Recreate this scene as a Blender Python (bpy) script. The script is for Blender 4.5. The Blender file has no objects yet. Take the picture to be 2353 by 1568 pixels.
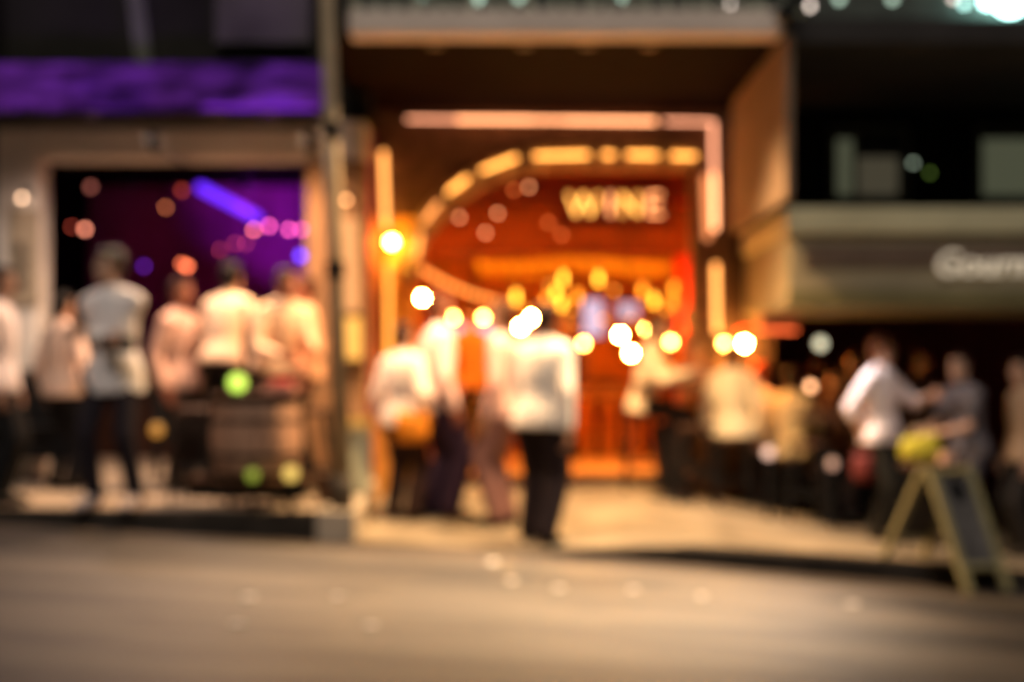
import bpy, bmesh, math, random
from mathutils import Vector, Matrix
R = math.radians
random.seed(7)
S = bpy.context.scene
COL = S.collection

# ------------------------------------------------------------------ camera, world, sun, exposure
CAM_H = 1.24
F = 3268.0            # focal length in units of a 2353 px wide picture (50 mm on 36 mm)
cd = bpy.data.cameras.new('camera'); cam = bpy.data.objects.new('camera', cd); COL.objects.link(cam)
cam.location = (0, 0, CAM_H); cam.rotation_euler = (R(90), 0, 0)
cd.lens = 50; cd.sensor_width = 36; cd.shift_y = 86 / 2353
cd.clip_start = 0.05; cd.clip_end = 800
cd.dof.use_dof = True; cd.dof.focus_distance = 1.0     # lens left focused close: everything beyond is soft
cd.dof.aperture_fstop = 3.5; cd.dof.aperture_blades = 0
S.camera = cam

SUN_EL, SUN_AZ = R(52), R(180)
w = bpy.data.worlds.new('World'); S.world = w; w.use_nodes = True
nt = w.node_tree
sky = nt.nodes.new('ShaderNodeTexSky'); sky.sky_type = 'NISHITA'; sky.sun_disc = False
sky.sun_elevation = SUN_EL; sky.sun_rotation = SUN_AZ
bg = nt.nodes['Background']; bg.inputs['Strength'].default_value = 0.0008
nt.links.new(sky.outputs[0], bg.inputs['Color'])
sl = bpy.data.lights.new('sun', 'SUN'); sl.energy = .66; sl.angle = R(20); sl.color = (1.0, .86, .74)
so = bpy.data.objects.new('sun', sl); COL.objects.link(so); so.location = (0, -5, 9)
so.rotation_euler = (math.pi / 2 - SUN_EL, 0, 0)
S.view_settings.view_transform = 'Standard'; S.view_settings.look = 'None'
S.view_settings.exposure = 0.9; S.view_settings.gamma = 1.0
S.cycles.max_bounces = 6; S.cycles.use_denoising = True
S.cycles.sample_clamp_indirect = 8.0

# ------------------------------------------------------------------ helpers
def X(px, d): return (px - 1176) / F * d
def Z(py, d): return CAM_H + (870 - py) / F * d
def P(px, py, d): return Vector((X(px, d), d, Z(py, d)))

MATS = {}
def mat(name, col, rough=.7, var=.25, scale=6.0, bump=0.0, metal=0.0, emit=None, stretch=None, spec=.15, trans=0.0):
    if name in MATS: return MATS[name]
    m = bpy.data.materials.new(name); m.use_nodes = True; MATS[name] = m
    t = m.node_tree; b = t.nodes['Principled BSDF']
    b.inputs['Roughness'].default_value = rough; b.inputs['Metallic'].default_value = metal
    b.inputs['Specular IOR Level'].default_value = spec
    if trans: b.inputs['Transmission Weight'].default_value = trans
    if emit:
        b.inputs['Base Color'].default_value = (*col, 1)
        b.inputs['Emission Color'].default_value = (*emit[0], 1); b.inputs['Emission Strength'].default_value = emit[1]
        return m
    tc = t.nodes.new('ShaderNodeTexCoord'); n = t.nodes.new('ShaderNodeTexNoise')
    n.inputs['Scale'].default_value = scale; n.inputs['Detail'].default_value = 5
    src = tc.outputs['Object']
    if stretch:
        mp = t.nodes.new('ShaderNodeMapping'); mp.inputs['Scale'].default_value = stretch
        t.links.new(src, mp.inputs['Vector']); src = mp.outputs[0]
    t.links.new(src, n.inputs['Vector'])
    cr = t.nodes.new('ShaderNodeValToRGB')
    cr.color_ramp.elements[0].position = .3; cr.color_ramp.elements[1].position = .7
    cr.color_ramp.elements[0].color = (*[max(0, c * (1 - var)) for c in col], 1)
    cr.color_ramp.elements[1].color = (*[min(1, c * (1 + var)) for c in col], 1)
    t.links.new(n.outputs['Fac'], cr.inputs['Fac']); t.links.new(cr.outputs[0], b.inputs['Base Color'])
    if bump:
        bp = t.nodes.new('ShaderNodeBump'); bp.inputs['Strength'].default_value = bump; bp.inputs['Distance'].default_value = .02
        n2 = t.nodes.new('ShaderNodeTexNoise'); n2.inputs['Scale'].default_value = scale * 8; n2.inputs['Detail'].default_value = 3
        t.links.new(src, n2.inputs['Vector']); t.links.new(n2.outputs['Fac'], bp.inputs['Height']); t.links.new(bp.outputs[0], b.inputs['Normal'])
    return m

def tag(o, label=None, cat=None, group=None, kind=None):
    if label: o['label'] = label
    if cat: o['category'] = cat
    if group: o['group'] = group
    if kind: o['kind'] = kind
    return o

ORG = {}
def thing(name, label, cat, loc=(0, 0, 0), group=None, rz=0.0):
    o = bpy.data.objects.new(name, None); COL.objects.link(o); o.location = loc; o.rotation_euler = (0, 0, rz)
    o.empty_display_size = .1
    ORG[o] = Vector(loc)
    return tag(o, label, cat, group)

class MB:
    def __init__(s): s.v = []; s.f = []; s.m = []; s.mi = 0
    def add(s, vs, fs):
        b = len(s.v); s.v += [Vector(a) for a in vs]
        s.f += [tuple(b + i for i in f) for f in fs]; s.m += [s.mi] * len(fs); return s
    def box(s, c, d, rot=None):
        c = Vector(c); hx, hy, hz = d[0] / 2, d[1] / 2, d[2] / 2
        vs = [Vector((x, y, z)) for x in (-hx, hx) for y in (-hy, hy) for z in (-hz, hz)]
        if rot is not None: vs = [rot @ a for a in vs]
        return s.add([a + c for a in vs], [(0, 1, 3, 2), (4, 6, 7, 5), (0, 4, 5, 1), (2, 3, 7, 6), (0, 2, 6, 4), (1, 5, 7, 3)])
    def bx(s, x0, x1, y0, y1, z0, z1): return s.box(((x0 + x1) / 2, (y0 + y1) / 2, (z0 + z1) / 2), (abs(x1 - x0), abs(y1 - y0), abs(z1 - z0)))
    def loft(s, rings, n=14):
        vs = []; fs = []
        for c, u, v in rings:
            for i in range(n):
                a = 2 * math.pi * i / n; vs.append(Vector(c) + Vector(u) * math.cos(a) + Vector(v) * math.sin(a))
        k = len(rings)
        for j in range(k - 1):
            for i in range(n):
                i2 = (i + 1) % n; fs.append((j * n + i, j * n + i2, (j + 1) * n + i2, (j + 1) * n + i))
        fs.append(tuple(reversed(range(n)))); fs.append(tuple((k - 1) * n + i for i in range(n)))
        return s.add(vs, fs)
    def limb(s, a, b, r0, r1, n=12, mid=None):
        a = Vector(a); b = Vector(b); ax = (b - a); L = ax.length
        if L < 1e-6: ax = Vector((0, 0, 1))
        ax = ax.normalized(); u = ax.orthogonal().normalized(); v = ax.cross(u)
        rs = []
        for t in (-.97, -.75, -.4): 
            q = math.sqrt(1 - t * t); rs.append((a + ax * r0 * t, u * r0 * q, v * r0 * q))
        rs.append((a, u * r0, v * r0))
        if mid: c = a.lerp(b, mid[0]); rs.append((c, u * mid[1], v * mid[1]))
        rs.append((b, u * r1, v * r1))
        for t in (.4, .75, .97):
            q = math.sqrt(1 - t * t); rs.append((b + ax * r1 * t, u * r1 * q, v * r1 * q))
        return s.loft(rs, n)
    def tube(s, pts, r, n=10):
        for a, b in zip(pts[:-1], pts[1:]): s.limb(a, b, r, r, n)
        return s
    def cyl(s, a, b, r0, r1=None, n=20):
        a = Vector(a); b = Vector(b); ax = (b - a).normalized(); u = ax.orthogonal().normalized(); v = ax.cross(u); r1 = r0 if r1 is None else r1
        return s.loft([(a, u * r0, v * r0), (b, u * r1, v * r1)], n)
    def lathe(s, c, prof, n=20):
        c = Vector(c)
        return s.loft([(c + Vector((0, 0, z)), Vector((max(r, .0005), 0, 0)), Vector((0, max(r, .0005), 0))) for r, z in prof], n)
    def ball(s, c, rx, ry=None, rz=None, n=16, k=9, rot=None):
        ry = rx if ry is None else ry; rz = rx if rz is None else rz; rot = rot or Matrix.Identity(3)
        rs = []
        for j in range(k):
            t = -math.pi / 2 * .97 + math.pi * .97 * j / (k - 1); q = math.cos(t)
            rs.append((Vector(c) + rot @ Vector((0, 0, rz * math.sin(t))), rot @ Vector((rx * q, 0, 0)), rot @ Vector((0, ry * q, 0))))
        return s.loft(rs, n)
    def mesh(s, me, mi=0):
        b = len(s.v); s.v += [v.co.copy() for v in me.vertices]
        for p in me.polygons: s.f.append(tuple(b + i for i in p.vertices)); s.m.append(mi)
        return s
    def data(s, name, mats, off=Vector((0, 0, 0)), smooth=False):
        me = bpy.data.meshes.new(name)
        me.from_pydata([tuple(v - off) for v in s.v], [], s.f)
        for m in (mats if isinstance(mats, (list, tuple)) else [mats]): me.materials.append(m)
        me.polygons.foreach_set('material_index', s.m)
        bm = bmesh.new(); bm.from_mesh(me); bmesh.ops.recalc_face_normals(bm, faces=bm.faces); bm.to_mesh(me); bm.free()
        if smooth: me.polygons.foreach_set('use_smooth', [True] * len(me.polygons))
        me.update(); return me
    def build(s, name, mats, parent=None, smooth=False, local=False, bevel=0.0):
        off = Vector((0, 0, 0))
        if parent is not None and not local: off = ORG[parent]
        o = bpy.data.objects.new(name, s.data(name, mats, off, smooth)); COL.objects.link(o)
        if parent is not None: o.parent = parent; ORG[o] = ORG.get(parent, Vector((0, 0, 0)))
        else: ORG[o] = Vector((0, 0, 0))
        if bevel:
            b = o.modifiers.new('bevel', 'BEVEL'); b.width = bevel; b.segments = 2; b.limit_method = 'ANGLE'
        return o

def copy_thing(root, loc, label=None, rz=None):
    r = root.copy(); COL.objects.link(r); r.location = loc
    if rz is not None: r.rotation_euler.z = rz
    if label: r['label'] = label
    for ch in root.children:
        c = ch.copy(); COL.objects.link(c); c.parent = r
        for g in ch.children:
            e = g.copy(); COL.objects.link(e); e.parent = c
    return r

# ------------------------------------------------------------------ ground
def road_z(x): return -.055 * x if x < 0 else -.078 * x
def lerp_pts(x, pts):
    if x <= pts[0][0]: return pts[0][1]
    for (a, b), (c, e) in zip(pts[:-1], pts[1:]):
        if x <= c: return b + (e - b) * (x - a) / (c - a)
    return pts[-1][1]
KY = 10.2
def pave_z(x, y):
    if x < -1.12: return .285 - .01 * (x + 2.4) + .03 * min(y - KY, 4)
    e = lerp_pts(x, [(-1.12, .066), (.2, -.008), (1.3, .027), (2.6, -.06), (4, -.19), (9, -.58)])
    k = lerp_pts(x, [(1.2, .07), (3.0, .005)])
    return e + k * min(max(y - KY, 0), 3.2)

def sheet(name, x0, x1, nx, y0, y1, ny, fz, m):
    b = MB(); vs = []
    for j in range(ny + 1):
        for i in range(nx + 1):
            x = x0 + (x1 - x0) * i / nx; y = y0 + (y1 - y0) * j / ny; vs.append((x, y, fz(x, y)))
    fs = [(j * (nx + 1) + i, j * (nx + 1) + i + 1, (j + 1) * (nx + 1) + i + 1, (j + 1) * (nx + 1) + i) for j in range(ny) for i in range(nx)]
    b.add(vs, fs); return tag(b.build(name, m), kind='structure')

def road_mat():
    m = bpy.data.materials.new('asphalt'); m.use_nodes = True; t = m.node_tree; b = t.nodes['Principled BSDF']
    tc = t.nodes.new('ShaderNodeTexCoord')
    mp = t.nodes.new('ShaderNodeMapping'); mp.inputs['Scale'].default_value = (.28, 1.25, 1)
    n = t.nodes.new('ShaderNodeTexNoise'); n.inputs['Scale'].default_value = 1.3; n.inputs['Detail'].default_value = 3; n.inputs['Distortion'].default_value = .4
    cr = t.nodes.new('ShaderNodeValToRGB'); cr.color_ramp.elements[0].position = .45; cr.color_ramp.elements[1].position = .53
    cr.color_ramp.elements[0].color = (.020, .018, .017, 1); cr.color_ramp.elements[1].color = (.070, .060, .049, 1)
    n2 = t.nodes.new('ShaderNodeTexNoise'); n2.inputs['Scale'].default_value = 60
    bp = t.nodes.new('ShaderNodeBump'); bp.inputs['Strength'].default_value = .5; bp.inputs['Distance'].default_value = .01
    L = t.links.new
    L(tc.outputs['Object'], mp.inputs[0]); L(mp.outputs[0], n.inputs['Vector']); L(n.outputs['Fac'], cr.inputs[0]); L(cr.outputs[0], b.inputs['Base Color'])
    L(tc.outputs['Object'], n2.inputs['Vector']); L(n2.outputs['Fac'], bp.inputs['Height']); L(bp.outputs[0], b.inputs['Normal'])
    b.inputs['Roughness'].default_value = .55
    return m
M_road = road_mat()
M_gut = mat('gutter_concrete', (.06, .048, .04), .7, .35, 3, .3, stretch=(.4, 3, 1))  # dark concrete; the kerb's shadow is put into its colour too
M_pave = mat('pavement_stone', (.21, .17, .115), .65, .45, 1.6, .3)
M_pave2 = mat('pavement_stone_dark', (.38, .30, .22), .7, .3, 2.0, .3)
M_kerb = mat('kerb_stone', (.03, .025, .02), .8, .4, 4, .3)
M_kerb2 = mat('kerb_granite_lit', (.42, .36, .28), .7, .2, 5, .3)  # pale stone, with the light on the return put into its colour
sheet('ground', -200, 200, 4, -200, 400, 4, lambda x, y: -.08 * max(-12, min(12, x)) - 1.6, mat('earth', (.04, .035, .03)))
sheet('road', -14, 14, 28, -12, KY - .42, 12, lambda x, y: road_z(x), M_road)
sheet('gutter', -14, 14, 28, KY - .42, KY + .02, 2, lambda x, y: road_z(x) - .002 - .02 * math.sin(max(0, min(1, (y - KY + .42) / .44)) * math.pi), M_gut)
sheet('pavement', -14, -1.4, 24, KY + .16, 19, 10, pave_z, M_pave2)
sheet('pavement', -1.12, 9, 40, KY + .02, 21, 26, lambda x, y: pave_z(x, y) + .004, M_pave)
def kerb(x0, x1, n, m, zt):
    b = MB(); xs = [x0 + (x1 - x0) * i / n for i in range(n + 1)]
    vs = []
    for x in xs: vs += [(x, KY, road_z(x) - .1), (x, KY, zt(x) - .015), (x, KY + .015, zt(x)), (x, KY + .15, zt(x)), (x, KY + .15, road_z(x) - .1)]
    fs = []
    for i in range(n):
        for k in range(5): a = i * 5 + k; c = i * 5 + (k + 1) % 5; fs.append((a, c, c + 5, a + 5))
    fs += [tuple(range(5)), tuple(n * 5 + k for k in range(5))]
    b.add(vs, fs); return tag(b.build('kerb', m), kind='structure')
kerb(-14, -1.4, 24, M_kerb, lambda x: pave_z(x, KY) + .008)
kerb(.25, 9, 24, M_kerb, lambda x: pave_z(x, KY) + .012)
# pale granite return ending the raised left pavement; colour includes the light it catches
b = MB()
pts = [(-1.13, KY - .02), (-1.12, KY + .3), (-1.14, KY + 1.2), (-1.2, KY + 2.35)]
vs = []
for x, y in pts: vs += [(x, y, -.1), (x, y, pave_z(-1.3, max(y, KY)) + .012), (x - .27, y, pave_z(-1.4, max(y, KY)) + .012), (x - .27, y, -.1)]
b.add(vs, [(i * 4 + k, i * 4 + (k + 1) % 4, i * 4 + 4 + (k + 1) % 4, i * 4 + 4 + k) for i in range(3) for k in range(4)] + [(0, 1, 2, 3), (12, 13, 14, 15)])
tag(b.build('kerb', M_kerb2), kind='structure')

# ------------------------------------------------------------------ materials for buildings
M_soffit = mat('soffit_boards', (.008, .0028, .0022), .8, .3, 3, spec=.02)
M_slab = mat('slab_render', (.80, .70, .62), .8, .15, 2)
M_slabd = mat('slab_render_shaded', (.04, .037, .037), .8, .2, 2)  # darker copy of the slab: its dim run is put into colour
M_dark = mat('dark_wall', (.008, .007, .0065), .85, .4, 2, spec=.05)
M_brown = mat('brown_masonry', (.16, .085, .05), .8, .35, 7, .3)
M_arch = mat('arch_stone', (.34, .22, .12), .75, .2, 5, .2)
M_redwall = mat('red_wall', (.74, .21, .016), .7, .3, 3)
M_darkred = mat('dark_red_beam', (.14, .022, .010), .6, .3, 4)
M_floor_in = mat('timber_floor', (.55, .28, .09), .5, .3, 4, stretch=(1, 8, 1))
M_ceil = mat('timber_ceiling', (.18, .035, .006), .7, .3, 5)
M_frame = mat('painted_surround', (.66, .62, .56), .7, .12, 2)
M_pier = mat('pier_render', (.22, .12, .06), .7, .25, 3)
M_black = mat('black_metal', (.012, .012, .013), .45, .3, 8, metal=.3)
M_wood = mat('dark_wood', (.06, .03, .018), .5, .35, 6, stretch=(1, 1, 6))
M_owood = mat('orange_wood', (.60, .20, .03), .5, .3, 5, stretch=(6, 1, 1))
M_greywall = mat('grey_wall', (.022, .021, .018), .8, .4, 1.5, spec=.1)
M_glass_d = mat('dark_glass', (.02, .022, .022), .12, .2, 2, spec=.6)
M_curtain = mat('pale_blind', (.30, .29, .23), .8, .25, 3)
def emis(name, col, s): return mat(name, (.15, .12, .08), .4, emit=(col, s))

# ------------------------------------------------------------------ wine bar (centre)
DF = 13.4
fx0, fx1 = X(855, DF), X(1668, DF)
zf = pave_z(0, DF) + .09          # raised threshold / floor
bar = thing('bar_building', 'brown brick bar building with a half arch open front glowing orange inside', 'building', (0, DF, zf))
# facade with the half arch opening
arch = []
for i in range(15):
    a = math.pi / 2 * i / 14
    arch.append((1300 - 350 * math.cos(a), 660 - 278 * math.sin(a)))
op = [(950, 1101)] + arch + [(1592, 382), (1592, 1101)]
b = MB()
top = Z(235, DF)
ft, fb = DF, DF + .3
def quad_prism(p):           # p: four (x,z) corners
    vs = [(x, ft, z) for x, z in p] + [(x, fb, z) for x, z in p]
    b.add(vs, [(0, 1, 2, 3), (7, 6, 5, 4), (0, 4, 5, 1), (1, 5, 6, 2), (2, 6, 7, 3), (3, 7, 4, 0)])
quad_prism([(fx0, zf - .3), (X(950, DF), zf - .3), (X(950, DF), Z(500, DF)), (fx0, Z(500, DF))])
b.build('jamb', mat('lamplit_render', (.75, .34, .07), .75, .2, 4), bar); b = MB()  # lamp glow on the jamb is put into its orange colour
quad_prism([(fx0, Z(500, DF) + .002), (X(950, DF), Z(500, DF) + .002), (X(950, DF), top), (fx0, top)])
for (ax, ay), (cx_, cy_) in zip(op[1:-2], op[2:-1]):
    quad_prism([(X(ax, DF), Z(ay, DF)), (X(cx_, DF), Z(cy_, DF)), (X(cx_, DF), top), (X(ax, DF), top)])
quad_prism([(X(1592, DF), zf - .3), (fx1, zf - .3), (fx1, top), (X(1592, DF), top)])
b.build('wall', M_brown, bar)
# arch blocks: lit pale stones set proud of the wall
def block(pa, pb, ta, tb):   # inner edge pixels pa->pb ; outer ta->tb
    q = MB(); y0, y1 = DF - .09, DF - .003
    pts = [pa, pb, tb, ta]
    vs = [(X(x, DF), y0, Z(y, DF)) for x, y in pts] + [(X(x, DF), y1, Z(y, DF)) for x, y in pts]
    q.add(vs, [(0, 1, 2, 3), (7, 6, 5, 4), (0, 4, 5, 1), (1, 5, 6, 2), (2, 6, 7, 3), (3, 7, 4, 0)])
    q.build('arch_block', M_arch, bar, bevel=.01)
def el(a, k): return (1300 - (350 + k) * math.cos(a), 660 - (278 + k) * math.sin(a))
for a0, a1 in ((4, 24), (27, 42), (45, 60), (63, 73)):
    block(el(R(a0), 1), el(R(a1), 1), el(R(a0), 46), el(R(a1), 46))
for x0, x1 in ((1285, 1362), (1375, 1412), (1430, 1515), (1530, 1590)):
    block((x0, 381), (x1, 381), (x0, 335), (x1, 335))
block((1212, 388), (1278, 382), (1205, 344), (1278, 336))
E_arch = emis('arch_glow', (1, .38, .07), 3.1); E_arch2 = emis('arch_glow_dim', (1, .34, .08), 1.6)
for seg, m in (([(1231, 359), (1349, 356)], E_arch), ([(1388, 356), (1407, 356)], E_arch), ([(1444, 356), (1508, 357)], E_arch), ([(1546, 358), (1596, 359)], E_arch),
               ([(1108, 392), (1184, 363)], E_arch), ([(1030, 442), (1072, 410)], E_arch), ([(974, 510), (1006, 468)], E_arch2), ([(956, 590), (966, 538)], E_arch2)):
    (xa, ya), (xb, yb) = seg
    MB().limb(P(xa, ya, DF - .12), P(xb, yb, DF - .12), .016, .016, 10).build('arch_light', m, bar, smooth=True)
MB().bx(fx1 + .002, 2.46, DF + .004, DF + .3, zf - .4, top - .004).build('outer_jamb', mat('umber_masonry', (.05, .026, .016), .8, .35, 5), bar)
# interior shell
BX0, BX1, BY = -1.15, X(1640, DF) + .35, 19.4
zc = Z(372, DF) + .12
MB().bx(BX0, BX1, fb, BY, zf - .1, zf).build('floor', M_floor_in, bar)
MB().bx(BX0, BX1, BY, BY + .15, zf - .1, zc).build('wall', M_redwall, bar)
MB().bx(BX0 - .13, BX0, fb, BY + .15, zf - .1, zc).build('wall', M_redwall, bar); MB().bx(BX1, BX1 + .15, fb, BY + .15, zf - .1, zc).build('wall', M_redwall, bar)
MB().bx(BX0 - .13, BX1 + .15, fb, BY + .15, zc, zc + .1).build('ceiling', M_ceil, bar)
MB().bx(X(950, DF), X(1592, DF), DF - .12, fb, zf - .25, zf + .004).build('threshold', M_wood, bar)
for yb in (15.0, 16.4, 17.8):
    MB().bx(BX0, BX1, yb, yb + .16, zc - .26, zc - .002).build('beam', M_darkred, bar)
# inner header over the bar, dark red
MB().bx(BX0, BX1, 15.6, 15.75, Z(585, 15.6), zc - .27).build('header', mat('rust_header', (.22, .045, .006), .6, .3, 3), bar)
# canopy slab and soffit
DS = 10.4
sx0, sx1 = X(800, DS), X(1800, DS)
zb = Z(78, DS)
MB().bx(sx0, sx1, DS, DS + .25, zb, zb + .18).build('canopy_edge', M_slab, bar, bevel=.02)
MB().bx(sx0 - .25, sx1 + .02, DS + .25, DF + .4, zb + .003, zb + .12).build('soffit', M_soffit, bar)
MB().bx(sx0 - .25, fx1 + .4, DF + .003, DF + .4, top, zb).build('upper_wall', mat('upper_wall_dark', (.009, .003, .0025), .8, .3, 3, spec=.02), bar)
# hanging side wall of the canopy
vs = []
for x in (sx1 + .02, sx1 + .07):
    vs += [(x, DS + .02, Z(452, DS)), (x, DF - .4, Z(452, DS)), (x, DF - .4, zb + .002), (x, DS + .02, zb + .002)]
MB().add(vs, [(0, 1, 2, 3), (7, 6, 5, 4), (0, 4, 5, 1), (1, 5, 6, 2), (2, 6, 7, 3), (3, 7, 4, 0)]).build('side_panel', mat('side_panel_render', (.27, .19, .13), .7, .2, 3), bar)

# balcony above the canopy: posts, rail and pale glass
bal = thing('balcony_railing', 'pale balcony railing with spaced balusters above the lit canopy edge', 'railing', (0, DS + .15, zb + .18))
MB().bx(X(770, DS), X(2500, DS), DS + .12, DS + .18, zb + .18 + .9, zb + .18 + .95).build('handrail', M_slab, bal)
M_balu = mat('pale_green_baluster', (.66, .78, .66), .4, .1, 4)
rb = random.Random(3)
for i in range(24):
    px = 815 + i * 45 + rb.uniform(-8, 8)
    MB().cyl((X(px, DS), DS + .15, zb + .18), (X(px, DS), DS + .15, zb + 1.08), .028 if i % 3 else .045, n=10).build('baluster', M_balu, bal, smooth=True)
MB().bx(X(770, DS), X(2500, DS), DS + .9, DS + .95, zb + .18, zb + 1.6).build('panel', mat('balcony_panel', (.09, .10, .09), .5, .4, 3), bal)

# tubes of light round the opening
neon = thing('neon_light', 'orange pink light tube frame running round the bar opening', 'light', (0, DF - .1, zf))
E_neon = emis('tube_glow', (1, .38, .16), 2.5); E_neon2 = emis('tube_glow_dim', (1, .38, .20), 1.5)
dn = DF - .1
def tubepart(p0, p1, r, m): 
    MB().limb(P(*p0, dn), P(*p1, dn), r, r, 10).build('tube', m, neon, smooth=True)
tubepart((937, 274), (1050, 275), .014, E_neon2); tubepart((1052, 275), (1220, 276), .018, E_neon); tubepart((1222, 276), (1300, 277), .015, E_neon); tubepart((1302, 277), (1503, 279), .018, E_neon)
tubepart((1528, 279), (1632, 281), .014, E_neon2)
tubepart((1638, 284), (1640, 395), .020, E_neon2)
tubepart((1640, 402), (1642, 524), .024, E_neon)
tubepart((1644, 612), (1646, 760), .026, emis('tube_glow_amber', (1, .36, .08), 2.1))
tubepart((880, 352), (886, 520), .022, emis('tube_glow_amber', (1, .36, .08), 2.1))
MB().limb(P(891, 605, dn), P(894, 950, dn), .022, .022, 10).build('tube', emis('tube_glow_low', (1, .36, .05), 1.5), neon, smooth=True)
MB().limb(P(1620, 410, dn + .06), P(1625, 545, dn + .06), .03, .03, 10).build('tube', emis('tube_glow_red', (1, .3, .10), .8), neon, smooth=True)
q = MB()
for a_, b_ in (((925, 272), (1640, 282)), ((1640, 282), (1646, 830)), ((879, 340), (888, 830))):
    q.limb(P(*a_, dn + .06), P(*b_, dn + .06), .02, .02, 8)
q.build('bracket', M_wood, neon)

# WINE sign
DW = 14.3
wine = thing('wine_sign', 'glowing sign reading WINE on a dark board inside the arch', 'sign', P(1410, 520, DW))
MB().bx(X(1280, DW), X(1540, DW), DW + .03, DW + .06, Z(520, DW), Z(425, DW)).build('board', M_darkred, wine)
q_cable = MB()
for px in (1300, 1520): q_cable.limb(P(px, 425, DW + .045), Vector((X(px, DW), DW + .045, zc)), .008, .008, 6)
q_cable.build('hanger', M_black, wine)
E_w = emis('sign_glow', (1, .36, .12), 2.3); E_w2 = emis('sign_glow_yellow', (1, .44, .08), 2.6)
zt_, zb_ = 447, 493
def letter(strokes, m):
    q = MB()
    for st in strokes:
        q.tube([P(x, y, DW) for x, y in st], .011, 8)
    q.build('letter', m, wine, smooth=True)
letter([[(1306, zt_), (1323, zb_), (1340, zt_), (1357, zb_), (1374, zt_)]], E_w2)
letter([[(1402, zt_), (1402, zb_)]], emis('sign_glow_orange', (1, .38, .13), 3.2))
letter([[(1429, zb_), (1429, zt_), (1465, zb_), (1465, zt_)]], E_w2)
letter([[(1518, zt_), (1491, zt_), (1491, zb_), (1520, zb_)], [(1491, 470), (1514, 470)]], E_w)

# ------------------------------------------------------------------ left bar
DL = 12.4
zl = pave_z(-2, DL)
lbar = thing('bar_building', 'dark bar building with a wide grey pink surround and violet light inside', 'building', (X(400, DL), DL, zl))
q = MB(); yf, yb_ = DL - .25, DL + .1
lx0, lx1, ox0, ox1 = X(12, DL), X(722, DL), X(108, DL), X(712, DL)
q.bx(lx0, ox0, yf, yb_, zl - .4, Z(288, DL)); q.build('surround', M_frame, lbar, bevel=.02)
MB().bx(ox0 + .002, X(845, DL), yf, yb_, Z(374, DL), Z(288, DL)).build('lintel', M_frame, lbar, bevel=.02)
MB().bx(ox1, X(845, DL), yf, yb_, zl - .4, Z(376, DL)).build('pier', M_pier, lbar, bevel=.02)
# dark wall to the left of the surround and above
MB().bx(-14, lx0 - .004, DL, DL + .3, -.2, 8).build('wall', M_dark, lbar)
MB().bx(lx0, X(850, DL), DL, DL + .3, Z(286, DL), 8).build('wall', M_greywall, lbar)
MB().bx(X(500, DL), X(715, DL), DL - .1, DL - .003, Z(105, DL), 8).build('lit_patch_panel', mat('grey_lit_patch', (.10, .095, .085), .7, .45, 1.2), lbar)  # lighter panel: the wall's lit patch is put into its grey
rot = Matrix.Rotation(R(-7), 3, 'Y')
MB().box(P(318, 40, DL - .12), (.13, .06, .9), rot).build('strut', mat('grey_green_paint', (.14, .15, .12), .7, .2, 3), lbar)
# interior
LB = 17.6; lc = Z(374, DL) + .5
MB().bx(ox0 - 1.2, X(845, DL) - .05, LB, LB + .15, zl, lc).build('wall', mat('plum_back_wall', (.24, .06, .20), .7, .5, 1.2), lbar)
q = MB().bx(ox0 - 1.35, ox0 - 1.2, yb_, LB + .15, zl, lc); q.build('wall', M_dark, lbar)
MB().bx(X(845, DL) - .35, X(845, DL) - .05, yb_ + .003, LB - .003, zl, lc).build('wall', mat('plum_wall', (.30, .05, .22), .7, .3, 2), lbar)
MB().bx(ox0 - 1.35, X(845, DL) - .04, yb_, LB + .15, lc, lc + .1).build('ceiling', M_dark, lbar)
MB().bx(ox0 - 1.3, X(845, DL) - .36, 14.8, 15.3, zl, zl + 1.1).build('counter', mat('counter_wood', (.05, .022, .015), .5, .3, 4), lbar)
# purple ragged awning
DA = 11.5
aw = thing('awning', 'purple awning of ragged layered strips over the left bar', 'awning', (X(360, DA), DA, Z(255, DA)))
M_aw = mat('purple_fringe', (.15, .03, .40), .75, .97, 3.2, stretch=(.7, 1, 1.8), spec=.05)
ra = random.Random(11); q = MB()
x0a, x1a = X(-90, DA), X(728, DA)
for row in range(9):
    zt = Z(118 + row * 15, DA); yy = DA + .45 - row * .05
    x = x0a
    while x < x1a:
        wd = ra.uniform(.03, .08); L = ra.uniform(.09, .19); tw = ra.uniform(-.02, .02); lift = ra.uniform(-.015, .02)
        bt = max(zt - L, Z(258, DA))
        vs = [(x, yy, zt), (x + wd, yy + tw, zt), (x + wd * .9, yy - .05 + tw + lift, (zt + bt) / 2), (x + wd * .1, yy - .05 + lift, (zt + bt) / 2), (x + wd * .75, yy - .035, bt + ra.uniform(0, .02)), (x + wd * .3, yy - .035, bt)]
        vs2 = [(a, c_ + .006, e) for a, c_, e in vs]
        q.add(vs + vs2, [(0, 1, 2, 3), (3, 2, 4, 5), (9, 8, 7, 6), (11, 10, 8, 9), (0, 6, 7, 1), (5, 4, 10, 11), (0, 3, 9, 6), (3, 5, 11, 9), (1, 7, 8, 2), (2, 8, 10, 4)])
        x += wd * ra.uniform(.55, .95)
q.build('fringe', M_aw, aw)
q = MB().bx(x0a, x1a, DA + .5, DA + .54, Z(255, DA), Z(112, DA)); q.bx(x0a, x1a, DA + .54, DL - .003, Z(118, DA), Z(112, DA)); q.build('frame', M_black, aw)
MB().bx(x0a, X(728, DA), DA - .06, yf - .003, Z(266, DA), Z(262, DA)).build('light_block_board', M_black, aw)  # added board that keeps violet light off the lintel behind
q = MB().limb(P(470, 246, DA - .12), P(722, 248, DA - .12), .012, .012, 8); q.build('light_strip', mat('violet_strip', (.03, .01, .06), .5, emit=((.34, .03, 1), .35)), aw)
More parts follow.
